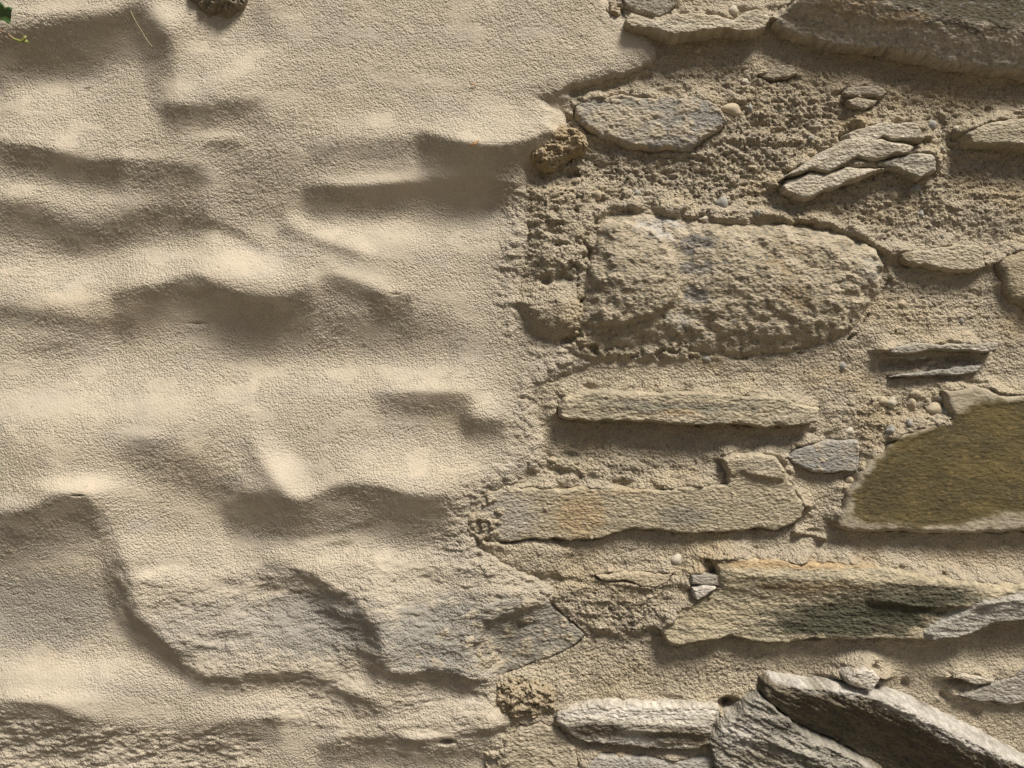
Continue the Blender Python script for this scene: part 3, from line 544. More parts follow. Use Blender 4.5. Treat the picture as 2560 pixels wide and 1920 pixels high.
# ------------------------------------------------------------------ mortar (right, and the core behind the plaster)
F = Field(axis(-1560, 1165, 2605, 4200, 2.7, 40), V_AX)
U, V = F.U, F.V
coat_sd = sdist(U, V, pc(COAT_EDGE, 0))
base = -70 * ss((coat_sd - 40) / 60) - 8.0 + 3.0 * fbm(U / 210, V / 140, 101, 3) + 2.0 * fbm(U / 90, V / 60, 102, 3)
F.H += MM * base
out = ss((np.maximum(U - 2570, 0) + np.maximum(-V, 0) + np.maximum(V - 1930, 0)) / 140)
F.H += out * MM * (6 + 24 * fbm(U / 280, V / 120, 177, 4))
def mz(x, y, rx, ry):
    return np.exp(-(((U - x) / rx) ** 2 + ((V - y) / ry) ** 2) ** 1.4)
rough = np.clip(mz(1950, 400, 700, 240) + 0.55 * mz(1400, 600, 130, 180) + 0.6 * mz(2250, 1050, 160, 80) + 0.55 * mz(1560, 1180, 240, 60) + 0.8 * mz(1560, 1530, 180, 80) + 0.6 * mz(1300, 1740, 130, 70), 0, 1)
finez = np.clip(mz(1700, 1700, 350, 80) + mz(2350, 780, 180, 90), 0, 1)
flat = np.clip(mz(2350, 1660, 180, 60) + mz(2420, 1850, 120, 60) + mz(1550, 940, 260, 40) * .5, 0, 1)
amp = 1.6 + 4.6 * rough - 0.9 * flat
crumb = billow(U / 46 + 0.4 * perlin(U / 90, V / 90, 105), V / 34, 106, 5, 0.6)
F.H += MM * amp * crumb + MM * 4.0 * rough * billow(U / 120, V / 85, 108, 3, 0.5)
F.H += MM * (0.5 + 1.0 * rough + 0.4 * finez) * billow(U / 13, V / 10, 110, 2)
F.H -= MM * (2.0 * rough + 1.0 * finez + 0.6) * ss((perlin(U / 9, V / 7.5, 113) - 0.35) / 0.3)           # small holes
lay = fbm(U / 120 + V / 400, V / 9, 115, 3); F.H += MM * 1.3 * lay * (mz(1700, 930, 360, 60) + mz(2330, 770, 160, 110))
L = F.ledge
L([(1340, 262), (1400, 248), (1460, 232), (1540, 205), (1640, 180)], -5, 12, 40, fade=20, seed=120)
F.plateau([(1300, 750), (1330, 720), (1390, 712), (1450, 735), (1478, 790), (1445, 830), (1380, 842), (1330, 822)], 16, 70, seed=121)
F.plateau([(1335, 470), (1480, 450), (1500, 520), (1470, 640), (1440, 700), (1340, 690)], 9, 70, seed=122)
F.plateau([(1180, 1340), (1340, 1350), (1420, 1380), (1400, 1440), (1320, 1450), (1250, 1420)], 7, 40, seed=123)
F.plateau([(1230, 1700), (1300, 1685), (1400, 1700), (1440, 1740), (1420, 1800), (1340, 1812), (1260, 1800)], 6, 50, seed=124)
F.plateau([(1360, 1500), (1420, 1460), (1720, 1450), (1735, 1500), (1650, 1570), (1560, 1600), (1470, 1580)], 6, 30, seed=125)
F.plateau([(2150, 1190), (2220, 1110), (2250, 1070), (2390, 1000), (2360, 960), (2240, 960), (2080, 1030), (2060, 1090), (2150, 1095)], 4, 50, seed=126)
F.bump(1385, 640, 70, 90, 7); F.bump(1385, 775, 75, 50, 5)
L([(1390, 1440), (1500, 1452), (1580, 1458), (1640, 1470), (1700, 1440)], 4, 40, 14, fade=20, seed=127)
L([(1150, 1120), (1300, 1150), (1400, 1165), (1500, 1190), (1700, 1215), (1830, 1212)], 5, 90, 18, fade=40, seed=128)
L([(2190, 905), (2260, 900), (2380, 893), (2460, 893)], -9, 8, 34, fade=30, seed=129)
L([(1860, 1090), (2000, 1090), (2100, 1085)], -4, 20, 40, fade=30, seed=130)
L([(1985, 1330), (2010, 1335), (2060, 1345), (2080, 1352)], 9, 24, 10, fade=10, seed=131, sm=4)
L([(2340, 1760), (2390, 1745), (2440, 1752), (2500, 1762)], 3, 30, 10, fade=20, seed=132, sm=5)
L([(2300, 470), (2380, 500), (2500, 520), (2620, 520)], 6, 120, 80, fade=70, seed=133)
L([(1470, 640), (1560, 560), (1640, 520), (1750, 545), (1830, 555), (1960, 555)], 3, 60, 16, fade=40, seed=134)
for (hx, hy, hr, hq, hd) in [(1420, 850, 16, 10, 14), (1510, 580, 9, 6, 10), (1463, 637, 9, 6, 12), (1472, 682, 6, 10, 12), (1420, 692, 30, 16, 9), (1440, 670, 20, 18, 7), (1365, 700, 14, 14, 9), (1450, 250, 12, 6, 10), (1385, 580, 26, 10, 6), (1400, 612, 26, 7, 6),
                              (1822, 1765, 24, 16, 18), (1838, 1790, 24, 22, 14), (1550, 40, 9, 26, 20), (1610, 76, 22, 6, 16), (1432, 430, 22, 10, 8), (2112, 338, 16, 12, 10), (2240, 636, 12, 8, 14), (2213, 1700, 12, 8, 12), (2272, 1718, 10, 14, 8), (2400, 1708, 24, 7, 8), (2370, 1745, 12, 10, 8), (2450, 1790, 14, 18, 6),
                              (2158, 1205, 10, 14, 12), (1995, 1150, 14, 5, 8), (2030, 1080, 14, 7, 5), (1420, 1140, 20, 10, 4), (1370, 1152, 14, 20, 5), (2480, 270, 10, 9, 6), (1500, 500, 18, 10, 7), (1365, 1790, 24, 12, 6), (1440, 1880, 20, 7, 8), (2035, 1335, 30, 10, 8),
                              (1470, 530, 18, 10, 8), (1400, 565, 30, 8, 6), (2110, 1700, 16, 8, 6), (2055, 1705, 14, 9, 6)]:
    F.bump(hx, hy, hr, hq, -hd, 3)
lapn = fbm(U / 75, V / 60, 139, 4)
LAPS = [(1455, 620, 45, 90, 7), (1440, 780, 40, 60, 8), (1540, 880, 90, 16, 3), (1215, 1290, 75, 85, 8), (1470, 850, 60, 40, 5), (1195, 1640, 60, 60, 8), (1700, 872, 90, 26, 2), (1800, 540, 110, 22, 4), (1460, 560, 40, 50, 6), (2330, 1060, 90, 22, 8), (1250, 1880, 70, 60, 2)]
# settle the mortar into the joints round every stone
gapn = ss((fbm(U / 60, V / 60, 140, 3) + 0.02) / 0.3)
for st in STONES:
    P = pc(st['poly'], max(st['h'] * 0.5, 0))
    sl = F.box(P[:, 0].min() - 60, P[:, 1].min() - 60, P[:, 0].max() + 60, P[:, 1].max() + 60)
    u = U[sl]; v = V[sl]
    if u.size == 0: continue
    sd = sdist(u + 5 * fbm(u / 40, v / 40, 141, 3), v + 5 * fbm(u / 40, v / 40, 143, 3), P)
    o = np.maximum(-sd, 0)
    gv_, gu_ = np.gradient(sd, F.vs[sl[0]], F.us[sl[1]]); ny = -gv_ / (np.hypot(gu_, gv_) + 1e-6)
    lap = st.get('lap', 1.0) * (0.85 * ss((0.55 - ny) / 0.7) + 0.2) * ss(lapn[sl] + 0.6)
    E = MM * (st['h'] - 0.35 * st.get('bd', 6) + 5.0 * lapn[sl])
    w = np.where(sd < 0, np.exp(-(o / st.get('lapw', 26.0)) ** 1.6), ss(1 - sd / (12 + 34 * ss(lapn[sl] * 1.5)))) * lap
    inner = np.minimum(F.H[sl], MM * (st['h'] - 15))
    basis = np.where(sd > 0, inner, F.H[sl])
    F.H[sl] = basis * (1 - w) + np.maximum(E, basis) * w
    F.H[sl] -= MM * 5.0 * np.exp(-(o / 4.0) ** 2) * gapn[sl] ** 2 * (sd < 3) * ss((ny + 0.9) / 0.8)
F.H += MM * 0.5 * (0.35 + 0.9 * rough) * billow(U / 12, V / 9, 145, 2)
for (x, y, rx, ry, h_) in LAPS:
    w = mz(x, y, rx, ry) * ss(fbm(U / 30, V / 30, 147, 3) * 1.5 + 0.75)
    F.H = F.H * (1 - w) + np.maximum(F.H, MM * (h_ + 3 * billow(U / 40, V / 32, 149, 4))) * w
col = np.tile(MORTAR, U.shape + (1,)).astype(np.float32)
col = mix(col, MORTAR * np.array([1.0, 0.95, 0.85]), ss(fbm(U / 220, V / 160, 150, 3) * 2))
col = mix(col, np.array([0.46, 0.39, 0.27]), ss(fbm(U / 120, V / 80, 151, 4) * 2 - 0.1))
col = mix(col, np.array([0.47, 0.405, 0.295]), np.clip(flat + finez * 0.5 + ss((1520 - U) / 200) * 0.7, 0, 1))
spk = perlin(U / 7, V / 6, 152); col = mix(col, np.array([0.56, 0.50, 0.39]), 0.7 * ss((spk - 0.55) / 0.15))
spk = perlin(U / 9, V / 8, 153); col = mix(col, np.array([0.29, 0.275, 0.23]), 0.8 * ss((spk - 0.62) / 0.1))
brown_band = np.exp(-((U - 2330) / 500) ** 2 - ((V - 190) / 110) ** 2); col = mix(col, np.array([0.36, 0.28, 0.17]), 0.45 * brown_band)  # mortar turns browner in a wide band below the top right stone
for (x, y, rx, ry, c_, a) in [(1440, 1140, 70, 25, (0.30, 0.27, 0.2), .7), (1420, 690, 40, 30, (0.30, 0.28, 0.22), .6), (2440, 1400, 130, 30, (0.42, 0.34, 0.24), .6)]:
    col = mix(col, np.array(c_), a * ss(np.exp(-(((U - x) / rx) ** 2 + ((V - y) / ry) ** 2)) + 0.4 * fbm(U / 20, V / 15, 154, 2) - 0.1))
# rim goes back so that the wall has its thickness
Hm = F.H.copy()
rim = np.zeros(Hm.shape, bool); rim[0] = rim[-1] = True; rim[:, 0] = rim[:, -1] = True
Hm[rim] = -0.42 / SC
mortar_me = grid_mesh("mortar", U, V, Hm, None, col, None, M_MORTAR)
part("mortar", mortar_me, label="crumbly tan lime mortar between the stones")
FM = F

# ------------------------------------------------------------------ build the stones
def mute(c, k=0.32):
    c = np.array(c, np.float32) * 0.92; lum = float(c @ [0.3, 0.6, 0.1]); b = np.array([0.40, 0.348, 0.268], np.float32)
    return c * (1 - k) + b / float(b @ [0.3, 0.6, 0.1]) * lum * k
def build_stone(i, st):
    h = st['h']; P = pc(st['poly'], st.get('hp', h))
    sp = st.get('spacing', 2.2); m = 16
    x0, y0 = P.min(0) - m; x1, y1 = P.max(0) + m
    f = Field(np.arange(x0, x1, sp), np.arange(y0, y1, sp))
    U, V = f.U, f.V; sd0 = 200 + i * 13
    jx = 6 * fbm(U / 40, V / 40, sd0, 2, 0.45); jy = 6 * fbm(U / 40, V / 40, sd0 + 5, 2, 0.45)
    if st.get('rag'):
        jx = jx + st['rag'] * perlin(U / 17, V / 17, sd0 + 6); jy = jy + st['rag'] * perlin(U / 17, V / 17, sd0 + 7)
    sd = sdist(U + jx, V + jy, P)
    gy_, gx_ = np.gradient(sd); gl = np.sqrt(gx_ ** 2 + gy_ ** 2) + 1e-6
    ny = -gy_ / gl                                             # outward: -1 top, +1 bottom
    bt, bs, bb = [0.7 * q for q in st.get('bv', (8, 8, 6))]; b = bs + (bt - bs) * np.maximum(-ny, 0) + (bb - bs) * np.maximum(ny, 0)
    b = b * (0.75 + 0.5 * ss(fbm(U / 40, V / 40, sd0 + 8, 2) + 0.5))
    bd = st.get('bd', 6); rg = st.get('rough', 1.2)
    cx, cy = P.mean(0)
    f.H[:] = h * MM + MM * (st.get('tx', 0) * (U - cx) + st.get('ty', 0) * (V - cy)) / 100
    if st.get('follow'):
        base_h = np.array([[height_at(FP, x, y) for x in f.us[::6]] for y in f.vs[::6]])
        yy = np.clip((f.V - f.vs[0]) / (sp * 6), 0, base_h.shape[0] - 1.001); xx = np.clip((f.U - f.us[0]) / (sp * 6), 0, base_h.shape[1] - 1.001)
        a_, b_ = yy.astype(int), xx.astype(int); fy, fx = yy - a_, xx - b_
        a1, b1 = np.minimum(a_ + 1, base_h.shape[0] - 1), np.minimum(b_ + 1, base_h.shape[1] - 1)
        bh = (base_h[a_, b_] * (1 - fx) + base_h[a_, b1] * fx) * (1 - fy) + (base_h[a1, b_] * (1 - fx) + base_h[a1, b1] * fx) * fy
        f.H[:] = np.maximum(bh, (h - 7) * MM) + MM * (0.9 + 2.2 * fbm(U / 70, V / 45, sd0 + 90, 4) + 1.6 * ss((U - 1150) / 150))
    # chipped facets
    rs = np.random.RandomState(500 + i); fac = np.full(U.shape, 1e9, np.float32)
    w = max(x1 - x0, 60); hh = max(y1 - y0, 40)
    for k in range(7):
        ax_, ay_ = rs.uniform(x0, x1), rs.uniform(y0, y1)
        fac = np.minimum(fac, rs.uniform(0, 1.0) + rs.normal(0, 2.0) * (U - ax_) / w + rs.normal(0, 1.6) * (V - ay_) / hh)
    f.H += MM * 1.15 * rg * np.clip(fac, -3, 1)
    a = st.get('ang', 0.0); ca, sa = math.cos(a), math.sin(a)
    xr = (U - cx) * ca + (V - cy) * sa; yr = -(U - cx) * sa + (V - cy) * ca
    stt = 0.5 * st.get('strata', 0.5)
    lay = fbm(xr / 85, yr / 20, sd0 + 20, 5, 0.6); q = lay * 3.5
    lay2 = (np.floor(q) + ss((q - np.floor(q)) / 0.16)) / 3.5
    f.H += MM * stt * (1.5 * lay2 + 0.7 * fbm(xr / 26, yr / 7, sd0 + 24, 3))
    f.H += MM * rg * (0.75 * fbm(U / 30, V / 22, sd0 + 30, 5, 0.6) + 0.25 * fbm(U / 8, V / 6, sd0 + 33, 2))
    if st.get('crumb'):
        f.H += MM * st['crumb'] * (2.4 * billow(U / 80, V / 60, sd0 + 36, 5, 0.6) - 1.0 * ss((perlin(U / 16, V / 15, sd0 + 38) - 0.2) / 0.5))
    for (pts, lh, up, dn) in st.get('led', []): f.ledge(pts, lh, up, dn, fade=40, sm=8, seed=sd0 + 40)
    for (poly, ph, pw) in st.get('plat', []): f.plateau(poly, ph, pw, seed=sd0 + 44, jit=5)
    for (bx, by, brx, bry, bh) in st.get('bumps', []): f.bump(bx, by, brx, bry, bh)
    t = np.clip(1 - sd / np.maximum(b, 1), 0, 1)
    f.H -= MM * bd * (1 - np.sqrt(np.clip(1 - t * t, 0, 1)))
    # lime or mortar smeared over the face
    c1, c2 = [mute(c) for c in st['c']]
    col = np.tile(c1, U.shape + (1,)).astype(np.float32)
    col = mix(col, c2, ss(fbm(xr / 90, yr / 22, sd0 + 50, 4) * 1.6 + 0.5))
    for (pcen, pr, pcol, pa) in st.get('patches', []):
        (px, py), = pc([pcen], st.get('hp', h))
        g = np.exp(-(((U - px) / pr[0]) ** 2 + ((V - py) / pr[1]) ** 2)) + 0.5 * fbm(xr / 34, yr / 16, sd0 + 54, 5, 0.65)
        col = mix(col, mute(pcol), 0.9 * pa * ss((g - 0.25) / 0.5))
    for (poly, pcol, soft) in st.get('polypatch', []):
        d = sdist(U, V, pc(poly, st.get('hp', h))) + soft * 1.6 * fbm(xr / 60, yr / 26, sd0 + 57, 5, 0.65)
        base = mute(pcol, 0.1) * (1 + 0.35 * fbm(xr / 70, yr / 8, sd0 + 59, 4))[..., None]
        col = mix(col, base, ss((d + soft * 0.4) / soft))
    col *= (1 + 0.24 * fbm(xr / 18, yr / 7, sd0 + 60, 4) * min(stt + 0.5, 1.5) + 0.42 * fbm(xr / 9, yr / 5.5, sd0 + 61, 3, 0.7))[..., None]
    if st.get('smooth'):
        col = mix(col, (0.155, 0.118, 0.045), 0.5 * ss(fbm(xr / 150, yr / 70, sd0 + 74, 4) * 2 + 0.2) * (col[..., 0] < 0.25))
        fl = perlin(xr / 16, yr / 4.5, sd0 + 71) + 0.6 * fbm(xr / 90, yr / 40, sd0 + 72, 3)
        col = mix(col, (0.27, 0.185, 0.07), 0.4 * ss((fl - 0.40) / 0.3) * (col[..., 0] < 0.25))
    if st.get('speck'):
        s1 = perlin(U / 13, V / 11, sd0 + 63) + 0.5 * perlin(U / 5, V / 5, sd0 + 64)
        col = mix(col, (0.17, 0.17, 0.16), 0.75 * st['speck'] * ss((s1 - 0.42) / 0.15))
    sm = st.get('smear', 0)
    if sm:
        q = fbm(U / 45, V / 32, sd0 + 66, 5) + (sm - 0.5) * 0.9
        k = ss(q / 0.16)
        col = mix(col, MORTAR * 1.02, 0.85 * k); f.H += MM * 0.9 * k * (1 + billow(U / 14, V / 12, sd0 + 69, 2))
    col = np.clip(col, 0.03, 0.68)
    f.H = np.where(sd < 0, f.H + sd * 9.0, f.H)
    me = grid_mesh("stone", U, V, f.H, sd > -12.5, col, None, M_SMOOTH if st.get('smooth') else M_STONE)
    part("stone", me, label=st.get('label'))
    st['field'] = f; st['sd'] = sd
for i, st in enumerate(STONES): build_stone(i, st)

# ------------------------------------------------------------------ loose crumbs of old mortar
def lump(poly, h, base, cols, label, seed, rad):
    P = pc(poly, h * 0.8); sp = 2.0
    x0, y0 = P.min(0) - 14; x1, y1 = P.max(0) + 14
    f = Field(np.arange(x0, x1, sp), np.arange(y0, y1, sp)); U, V = f.U, f.V
    sd = sdist(U + 5 * fbm(U / 18, V / 18, seed, 3), V + 5 * fbm(U / 18, V / 18, seed + 4, 3), P)
    t = np.clip(sd / rad, 0, 1)
    f.H[:] = MM * (base + (h - base) * np.sqrt(np.clip(1 - (1 - t) ** 2, 0, 1)))
    f.H += MM * (8.0 * billow(U / 48, V / 40, seed + 7, 5, 0.66) + 3.0 * fbm(U / 30, V / 26, seed + 9, 4)) * ss(sd / 10 + 0.5)
    f.H -= MM * 3 * ss((perlin(U / 10, V / 9, seed + 11) - 0.3) / 0.3)
    f.H = np.where(sd < 0, f.H + sd * 7, f.H)
    col = np.tile(np.array(cols[0], np.float32), U.shape + (1,))
    col = mix(col, cols[1], ss(fbm(U / 22, V / 20, seed + 14, 4) * 2 + 0.4))
    col = mix(col, cols[2], 0.8 * ss((perlin(U / 9, V / 9, seed + 17) - 0.4) / 0.2))
    part("mortar_lump", grid_mesh("mortar_lump", U, V, f.H, sd > -11, col, None, M_CRUMB), label=label)
lump([(448, -50), (456, -10), (464, 4), (478, 14), (500, 26), (515, 36), (531, 28), (545, 26), (558, 37), (576, 30), (586, 18), (604, 13), (613, 0), (618, -50)], 17, 0,
     [(0.33, 0.28, 0.20), (0.25, 0.215, 0.16), (0.46, 0.40, 0.31)], "rough brown mortar crumb stuck on the plaster at the top", 301, 34)
lump([(1360, 338), (1378, 318), (1402, 306), (1440, 312), (1468, 330), (1474, 358), (1460, 374), (1432, 388), (1402, 404), (1386, 420), (1362, 424), (1342, 410), (1316, 396), (1313, 376), (1338, 360)], 12, -5,
     [(0.42, 0.325, 0.20), (0.45, 0.37, 0.25), (0.32, 0.27, 0.19)], "crumbly ochre mortar lump at the end of the plaster lip", 311, 40)
lump([(1240, 1712), (1270, 1695), (1330, 1700), (1372, 1712), (1400, 1740), (1385, 1778), (1340, 1800), (1290, 1806), (1250, 1796), (1228, 1760)], 6, -5,
     [(0.43, 0.355, 0.24), (0.41, 0.33, 0.22), (0.33, 0.28, 0.2)], "sandy mortar clod beside the plaster edge near the bottom", 321, 50)
lump([(2216, 618), (2228, 606), (2244, 612), (2252, 626), (2240, 634), (2224, 632)], 2, -5, [(0.46, 0.38, 0.25), (0.42, 0.34, 0.21), (0.3, 0.25, 0.17)], None, 331, 14)
lump([(1372, 560), (1400, 555), (1440, 552), (1466, 570), (1455, 590), (1420, 594), (1390, 584)], 3, -6, [(0.46, 0.38, 0.25), (0.42, 0.34, 0.21), (0.3, 0.25, 0.17)], None, 341, 22)
lump([(1505, 18), (1530, 4), (1552, 12), (1556, 40), (1540, 44), (1520, 34)], 4, -6, [(0.44, 0.37, 0.26), (0.42, 0.34, 0.21), (0.34, 0.31, 0.25)], None, 351, 18)

# ------------------------------------------------------------------ pebbles in the mortar
def ico(sub, seed, amp):
    import bmesh
    bm = bmesh.new(); bmesh.ops.create_icosphere(bm, subdivisions=sub, radius=1.0)
    rs = np.random.RandomState(seed); k = rs.normal(0, 1, (5, 3)); ph = rs.rand(5) * 6
    for v in bm.verts:
        p = np.array(v.co); s = 1 + amp * sum(math.sin(2.0 * float(p @ k[q]) + ph[q]) for q in range(5)) / 2.5
        v.co = v.co * s
    me = bpy.data.meshes.new("pebble"); bm.to_mesh(me); bm.free()
    me.polygons.foreach_set("use_smooth", np.ones(len(me.polygons), bool)); return me
def flat_mat(name, c, c2, rough=0.85):
    m = bpy.data.materials.new(name); m.use_nodes = True; n = m.node_tree.nodes; l = m.node_tree.links
    t = n.new('ShaderNodeTexNoise'); t.inputs['Scale'].default_value = 420; t.inputs['Detail'].default_value = 5
    g = n.new('ShaderNodeNewGeometry'); l.new(g.outputs['Position'], t.inputs['Vector'])
    r = n.new('ShaderNodeValToRGB'); r.color_ramp.elements[0].position = 0.35; r.color_ramp.elements[1].position = 0.65
    r.color_ramp.elements[0].color = (*c, 1); r.color_ramp.elements[1].color = (*c2, 1)
    b = n['Principled BSDF']; b.inputs['Roughness'].default_value = rough; b.inputs['Specular IOR Level'].default_value = 0.25
    l.new(t.outputs[0], r.inputs[0]); l.new(r.outputs[0], b.inputs['Base Color'])
    bp = n.new('ShaderNodeBump'); bp.inputs['Distance'].default_value = 0.0006; bp.inputs['Strength'].default_value = 0.8
    l.new(t.outputs[0], bp.inputs['Height']); l.new(bp.outputs[0], b.inputs['Normal'])
    return m
PM = {'g': flat_mat("grey_pebble", (0.26, 0.255, 0.225), (0.34, 0.325, 0.28)), 'w': flat_mat("pale_pebble", (0.40, 0.36, 0.28), (0.50, 0.45, 0.36)), 't': flat_mat("tan_pebble", (0.38, 0.31, 0.21), (0.47, 0.40, 0.29))}
peb_mesh = {}
for k_ in PM:
    for s_ in range(3):
        me = ico(3, s_ * 7 + 3, 0.24); me.materials.append(PM[k_]); peb_mesh[(k_, s_)] = me
PEB = [(1752, 264, 18, 12, 't'), (1831, 268, 24, 14, 't'), (1878, 264, 10, 11, 'g'), (1805, 511, 17, 15, 'g'), (1762, 546, 15, 6, 'w'), (2031, 343, 8, 7, 'g'), (2329, 313, 14, 10, 'g'), (2389, 321, 7, 6, 'w'), (2295, 469, 15, 9, 'g'), (1892, 535, 8, 8, 'g'),
       (2207, 1000, 12, 9, 't'), (2232, 1006, 15, 13, 'w'), (2281, 1011, 12, 12, 't'), (2265, 1056, 8, 9, 'g'), (2362, 1028, 13, 12, 'g'), (2347, 996, 7, 5, 'g'), (2335, 1020, 20, 14, 't'), (2223, 1074, 13, 11, 'g'), (2290, 985, 16, 8, 't'), (2123, 1076, 14, 9, 'w'),
       (2258, 758, 10, 8, 't'), (2408, 803, 8, 7, 'g'), (2412, 836, 13, 7, 't'), (2319, 890, 14, 6, 'w'), (2287, 893, 15, 7, 'g'), (2340, 905, 16, 6, 't'), (2315, 922, 14, 6, 'w'), (2110, 916, 10, 9, 'g'),
       (1693, 1399, 14, 13, 'w'), (2142, 1194, 9, 9, 'w'), (2125, 1203, 12, 10, 't'), (1476, 1150, 8, 5, 't'), (1385, 1150, 14, 8, 't'), (1494, 488, 12, 10, 't'), (1594, 480, 8, 7, 'g'), (2310, 532, 9, 9, 'g'), (2205, 536, 10, 8, 't'), (1865, 200, 9, 7, 'w'), (1748, 122, 10, 7, 't'), (2236, 485, 15, 8, 't'),
       (1832, 25, 12, 11, 'w'), (1545, 22, 8, 8, 't'), (1480, 683, 7, 7, 't'), (1768, 895, 12, 7, 'g'), (1950, 1245, 8, 7, 't'), (1690, 505, 10, 7, 't')]
rs = np.random.RandomState(5)
for i, (x, y, rx, ry, k_) in enumerate(PEB):
    (xx, yy), = pc([(x, y)], -4)
    hs = [height_at(FM, xx, yy + d) for d in (-6, 0, 6)]
    z = float(np.mean(hs))
    o = part("pebble", peb_mesh[(k_, i % 3)])
    o.location = tuple(to_world(np.array(xx), np.array(yy), np.array(z - 0.22 * min(rx, ry))))
    o.scale = (rx * SC, min(rx, ry) * 0.85 * SC, ry * SC); o.rotation_euler = (0, rs.uniform(-0.3, 0.3), 0)

# grit: sand grains and crumbs too small to pick apart
def grit(n, seed):
    import bmesh
    bm = bmesh.new(); bmesh.ops.create_icosphere(bm, subdivisions=1, radius=1.0)
    bv = np.array([v.co[:] for v in bm.verts]); bf = np.array([[v.index for v in f.verts] for f in bm.faces]); bm.free()
    rs = np.random.RandomState(seed); pts = []
    while len(pts) < n:
        x, y = rs.uniform(1300, 2600), rs.uniform(0, 1920)
        i = np.clip(np.searchsorted(FM.vs, y), 0, len(FM.vs) - 1); j = np.clip(np.searchsorted(FM.us, x), 0, len(FM.us) - 1)
        if rs.rand() < 0.10 + 0.9 * rough[i, j]: pts.append((x, y, FM.H[i, j]))
    co = []; fa = []; cl = []
    for q, (x, y, z) in enumerate(pts):
        r = min(rs.gamma(2.2, 0.75) + 1.3, 7)
        s = r * rs.uniform(0.7, 1.2, 3); v = bv * s * rs.uniform(0.8, 1.2, (len(bv), 1))
        co.append(to_world(x + v[:, 0], y + v[:, 1], z + v[:, 2] - 0.25 * r)); fa.append(bf + q * len(bv))
        c = MORTAR * rs.uniform(0.85, 1.15) if rs.rand() < 0.93 else np.array([0.30, 0.29, 0.26]) * rs.uniform(0.8, 1.5)
        cl.append(np.tile(c, (len(bv), 1)))
    return new_mesh("grit", np.concatenate(co), np.concatenate(fa), np.concatenate(cl), None, M_MORTAR)
part("grit", grit(2600, 9), label="sand grains and crumbs in the rough mortar", kind="stuff")

# ------------------------------------------------------------------ ivy at the upper left
def simple_mat(name, c, rough=0.5, sub=0.0):
    m = bpy.data.materials.new(name); m.use_nodes = True; n = m.node_tree.nodes; l = m.node_tree.links
    t = n.new('ShaderNodeTexNoise'); t.inputs['Scale'].default_value = 160; t.inputs['Detail'].default_value = 4
    tc = n.new('ShaderNodeTexCoord'); l.new(tc.outputs['Object'], t.inputs['Vector'])
    r = n.new('ShaderNodeValToRGB'); r.color_ramp.elements[0].color = (*[v * 0.7 for v in c], 1); r.color_ramp.elements[1].color = (*[v * 1.3 for v in c], 1)
    b = n['Principled BSDF']; b.inputs['Roughness'].default_value = rough
    l.new(t.outputs[0], r.inputs[0]); l.new(r.outputs[0], b.inputs['Base Color'])
    return m
M_LEAF = simple_mat("ivy_green", (0.055, 0.115, 0.022), 0.4); M_STEM = simple_mat("ivy_stem", (0.26, 0.17, 0.09), 0.6); M_BUD = simple_mat("ivy_bud", (0.24, 0.26, 0.06), 0.5)
M_ROOT = simple_mat("dry_rootlet", (0.45, 0.20, 0.05), 0.7); M_FIBRE = simple_mat("pale_fibre", (0.55, 0.48, 0.30), 0.7)
ivy = bpy.data.objects.new("ivy_sprig", None); C.objects.link(ivy)
ivy.location = tuple(to_world(np.array(-40.0), np.array(60.0), np.array(10 * MM)))
ivy["label"] = "green ivy sprig with one lobed leaf and a young shoot, top left corner"; ivy["category"] = "ivy"
def rel(pts, o): return [tuple(np.array(p) - np.array(o.location)) for p in pts]
def tube(name, pts, r0, r1, mat, parent, n=7):
    """a tapered tube through points (photo px, photo px, mm above plane)"""
    W = np.array([to_world(np.array(pc([p[:2]], p[2])[0, 0]), np.array(pc([p[:2]], p[2])[0, 1]), np.array(p[2] * MM)) for p in pts])
    t = np.linspace(0, len(W) - 1, (len(W) - 1) * 6 + 1); i = np.clip(t.astype(int), 0, len(W) - 2); f = t - i
    P0 = W[np.maximum(i - 1, 0)]; P1 = W[i]; P2 = W[i + 1]; P3 = W[np.minimum(i + 2, len(W) - 1)]; f = f[:, None]
    Q = 0.5 * (2 * P1 + (P2 - P0) * f + (2 * P0 - 5 * P1 + 4 * P2 - P3) * f ** 2 + (3 * P1 - P0 - 3 * P2 + P3) * f ** 3)
    T = np.gradient(Q, axis=0); T /= np.linalg.norm(T, axis=1)[:, None] + 1e-12
    A = np.cross(T, [0.1, 1, 0.2]); A /= np.linalg.norm(A, axis=1)[:, None]; B = np.cross(T, A)
    rr = np.linspace(r0, r1, len(Q)) * SC; th = np.arange(n) / n * 2 * np.pi
    co = (Q[:, None] + rr[:, None, None] * (A[:, None] * np.cos(th)[:, None] + B[:, None] * np.sin(th)[:, None])).reshape(-1, 3)
    k = np.arange(len(Q) - 1)[:, None] * n; j = np.arange(n)[None]; j2 = (j + 1) % n
    q = np.stack([k + j, k + j2, k + n + j2, k + n + j], -1).reshape(-1, 4)
    off = np.array(parent.location) if parent else Q[0]
    me = new_mesh(name, co - off, q, mat=mat)
    o = bpy.data.objects.new(name, me); C.objects.link(o)
    if parent: o.parent = parent
    else: o.location = tuple(off)
    return o
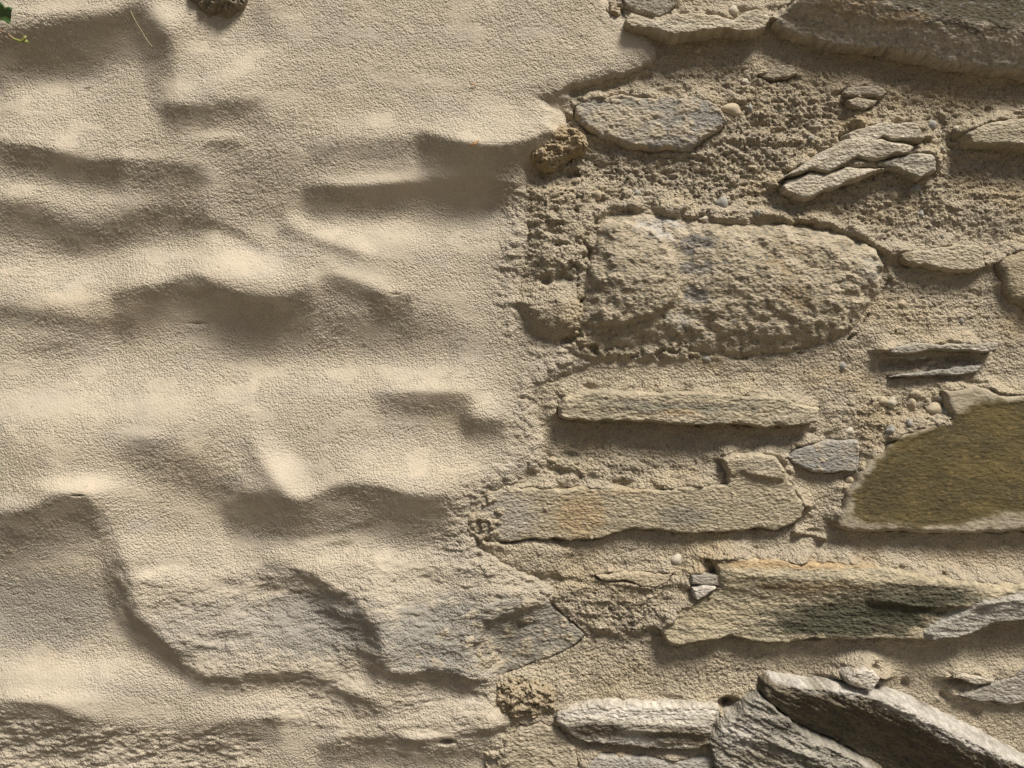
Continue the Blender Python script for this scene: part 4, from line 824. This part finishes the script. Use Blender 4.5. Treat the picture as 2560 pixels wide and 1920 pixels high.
def leaf(name, outline, mid, h0, h1, mat, parent, fold=4.0):
    """a lobed blade from its outline: rings shrink to the midrib, folded and doubled for thickness"""
    O = np.array(outline, float); n = len(O); (m0, m1) = [np.array(p, float) for p in mid]; d = m1 - m0; Ld = np.linalg.norm(d); d /= Ld
    rings = []
    for s in (1.0, 0.66, 0.33, 0.0):
        t = np.clip(((O - m0) @ d), 0, Ld); base = m0 + t[:, None] * d
        Pp = base + (O - base) * s
        off = np.linalg.norm(Pp - base, axis=1)
        z = h0 + (h1 - h0) * t / Ld + fold * (off / 18) ** 1.2 + 0.8 * np.sin(t / 5 + s * 3) * s
        W = to_world(1280 + (Pp[:, 0] - 1280) * (DIST - z * .001) / DIST, 960 + (Pp[:, 1] - 960) * (DIST - z * .001) / DIST, z * MM)
        rings.append(W)
    top = np.concatenate(rings); bot = top + np.array([0, 0.0004, 0]); N = len(top)
    qs = []
    for r in range(3):
        for a in range(n):
            b_ = (a + 1) % n; qs.append((r * n + a, r * n + b_, (r + 1) * n + b_, (r + 1) * n + a)); qs.append((N + r * n + b_, N + r * n + a, N + (r + 1) * n + a, N + (r + 1) * n + b_))
    for a in range(n): b_ = (a + 1) % n; qs.append((a, N + a, N + b_, b_))
    me = new_mesh(name, np.concatenate([top, bot]) - np.array(parent.location), np.array(qs), mat=mat)
    o = bpy.data.objects.new(name, me); C.objects.link(o); o.parent = parent; return o
leaf("leaf", [(-34, 30), (-24, 12), (-12, 17), (-3, 4), (4, 7), (9, 13), (12, 18), (22, 17), (31, 20), (28, 30), (28, 42), (26, 54), (20, 60), (12, 53), (2, 48), (-10, 52), (-24, 48)], [(-30, 32), (22, 46)], 20, 26, M_LEAF, ivy)
tube("petiole", [(-70, 52, 12), (-50, 46, 16), (-30, 32, 20), (0, 39, 23), (22, 46, 26)], 2.4, 1.0, M_BUD, ivy)
tube("stem", [(-90, 40, 6), (-70, 52, 12), (-40, 62, 17), (-10, 72, 20), (8, 80, 21), (24, 90, 22), (36, 98, 23)], 3.4, 2.4, M_STEM, ivy)
tube("shoot_tip", [(34, 97, 23), (44, 101, 24), (54, 103, 25), (62, 100, 26)], 2.6, 3.6, M_BUD, ivy)
leaf("leaf", [(52, 103), (55, 96), (58, 92), (60, 89), (66, 90), (65, 94), (63, 97), (68, 100), (71, 104), (69, 108), (62, 107), (56, 106)], [(54, 102), (67, 104)], 25, 28, M_BUD, ivy, fold=2.0)

# rootlets caught on the plaster
def rootlet(pts, r0, r1, mat, label, name="rootlet"):
    o = tube(name, pts, r0, r1, mat, None); o["label"] = label; o["category"] = "rootlet"; return o
def hp(x, y, d=1.0):
    (xx, yy), = pc([(x, y)], 12); return (x, y, height_at(FP, xx, yy) / MM + d)
rootlet([hp(1178, 362, 3), hp(1186, 360, 5), hp(1190, 357, 5), hp(1197, 349, 4)], 2.0, 0.8, M_ROOT, "tiny orange rootlet on the bright plaster lip left of the ochre lump")
rootlet([hp(326, 26, 1), hp(335, 45, 2.5), hp(345, 63, 1.5), hp(357, 82, 1.2), hp(368, 100, 2), hp(381, 118, 0.8)], 0.9, 0.6, M_FIBRE, "fine pale root fibre running down the hollow at the upper left", "root_fibre")
rootlet([hp(1177, 214, 1.5), hp(1182, 210, 3), hp(1192, 213, 1.5)], 1.0, 0.7, M_ROOT, "minute orange speck of rootlet on the sandy plaster above the bright lip")
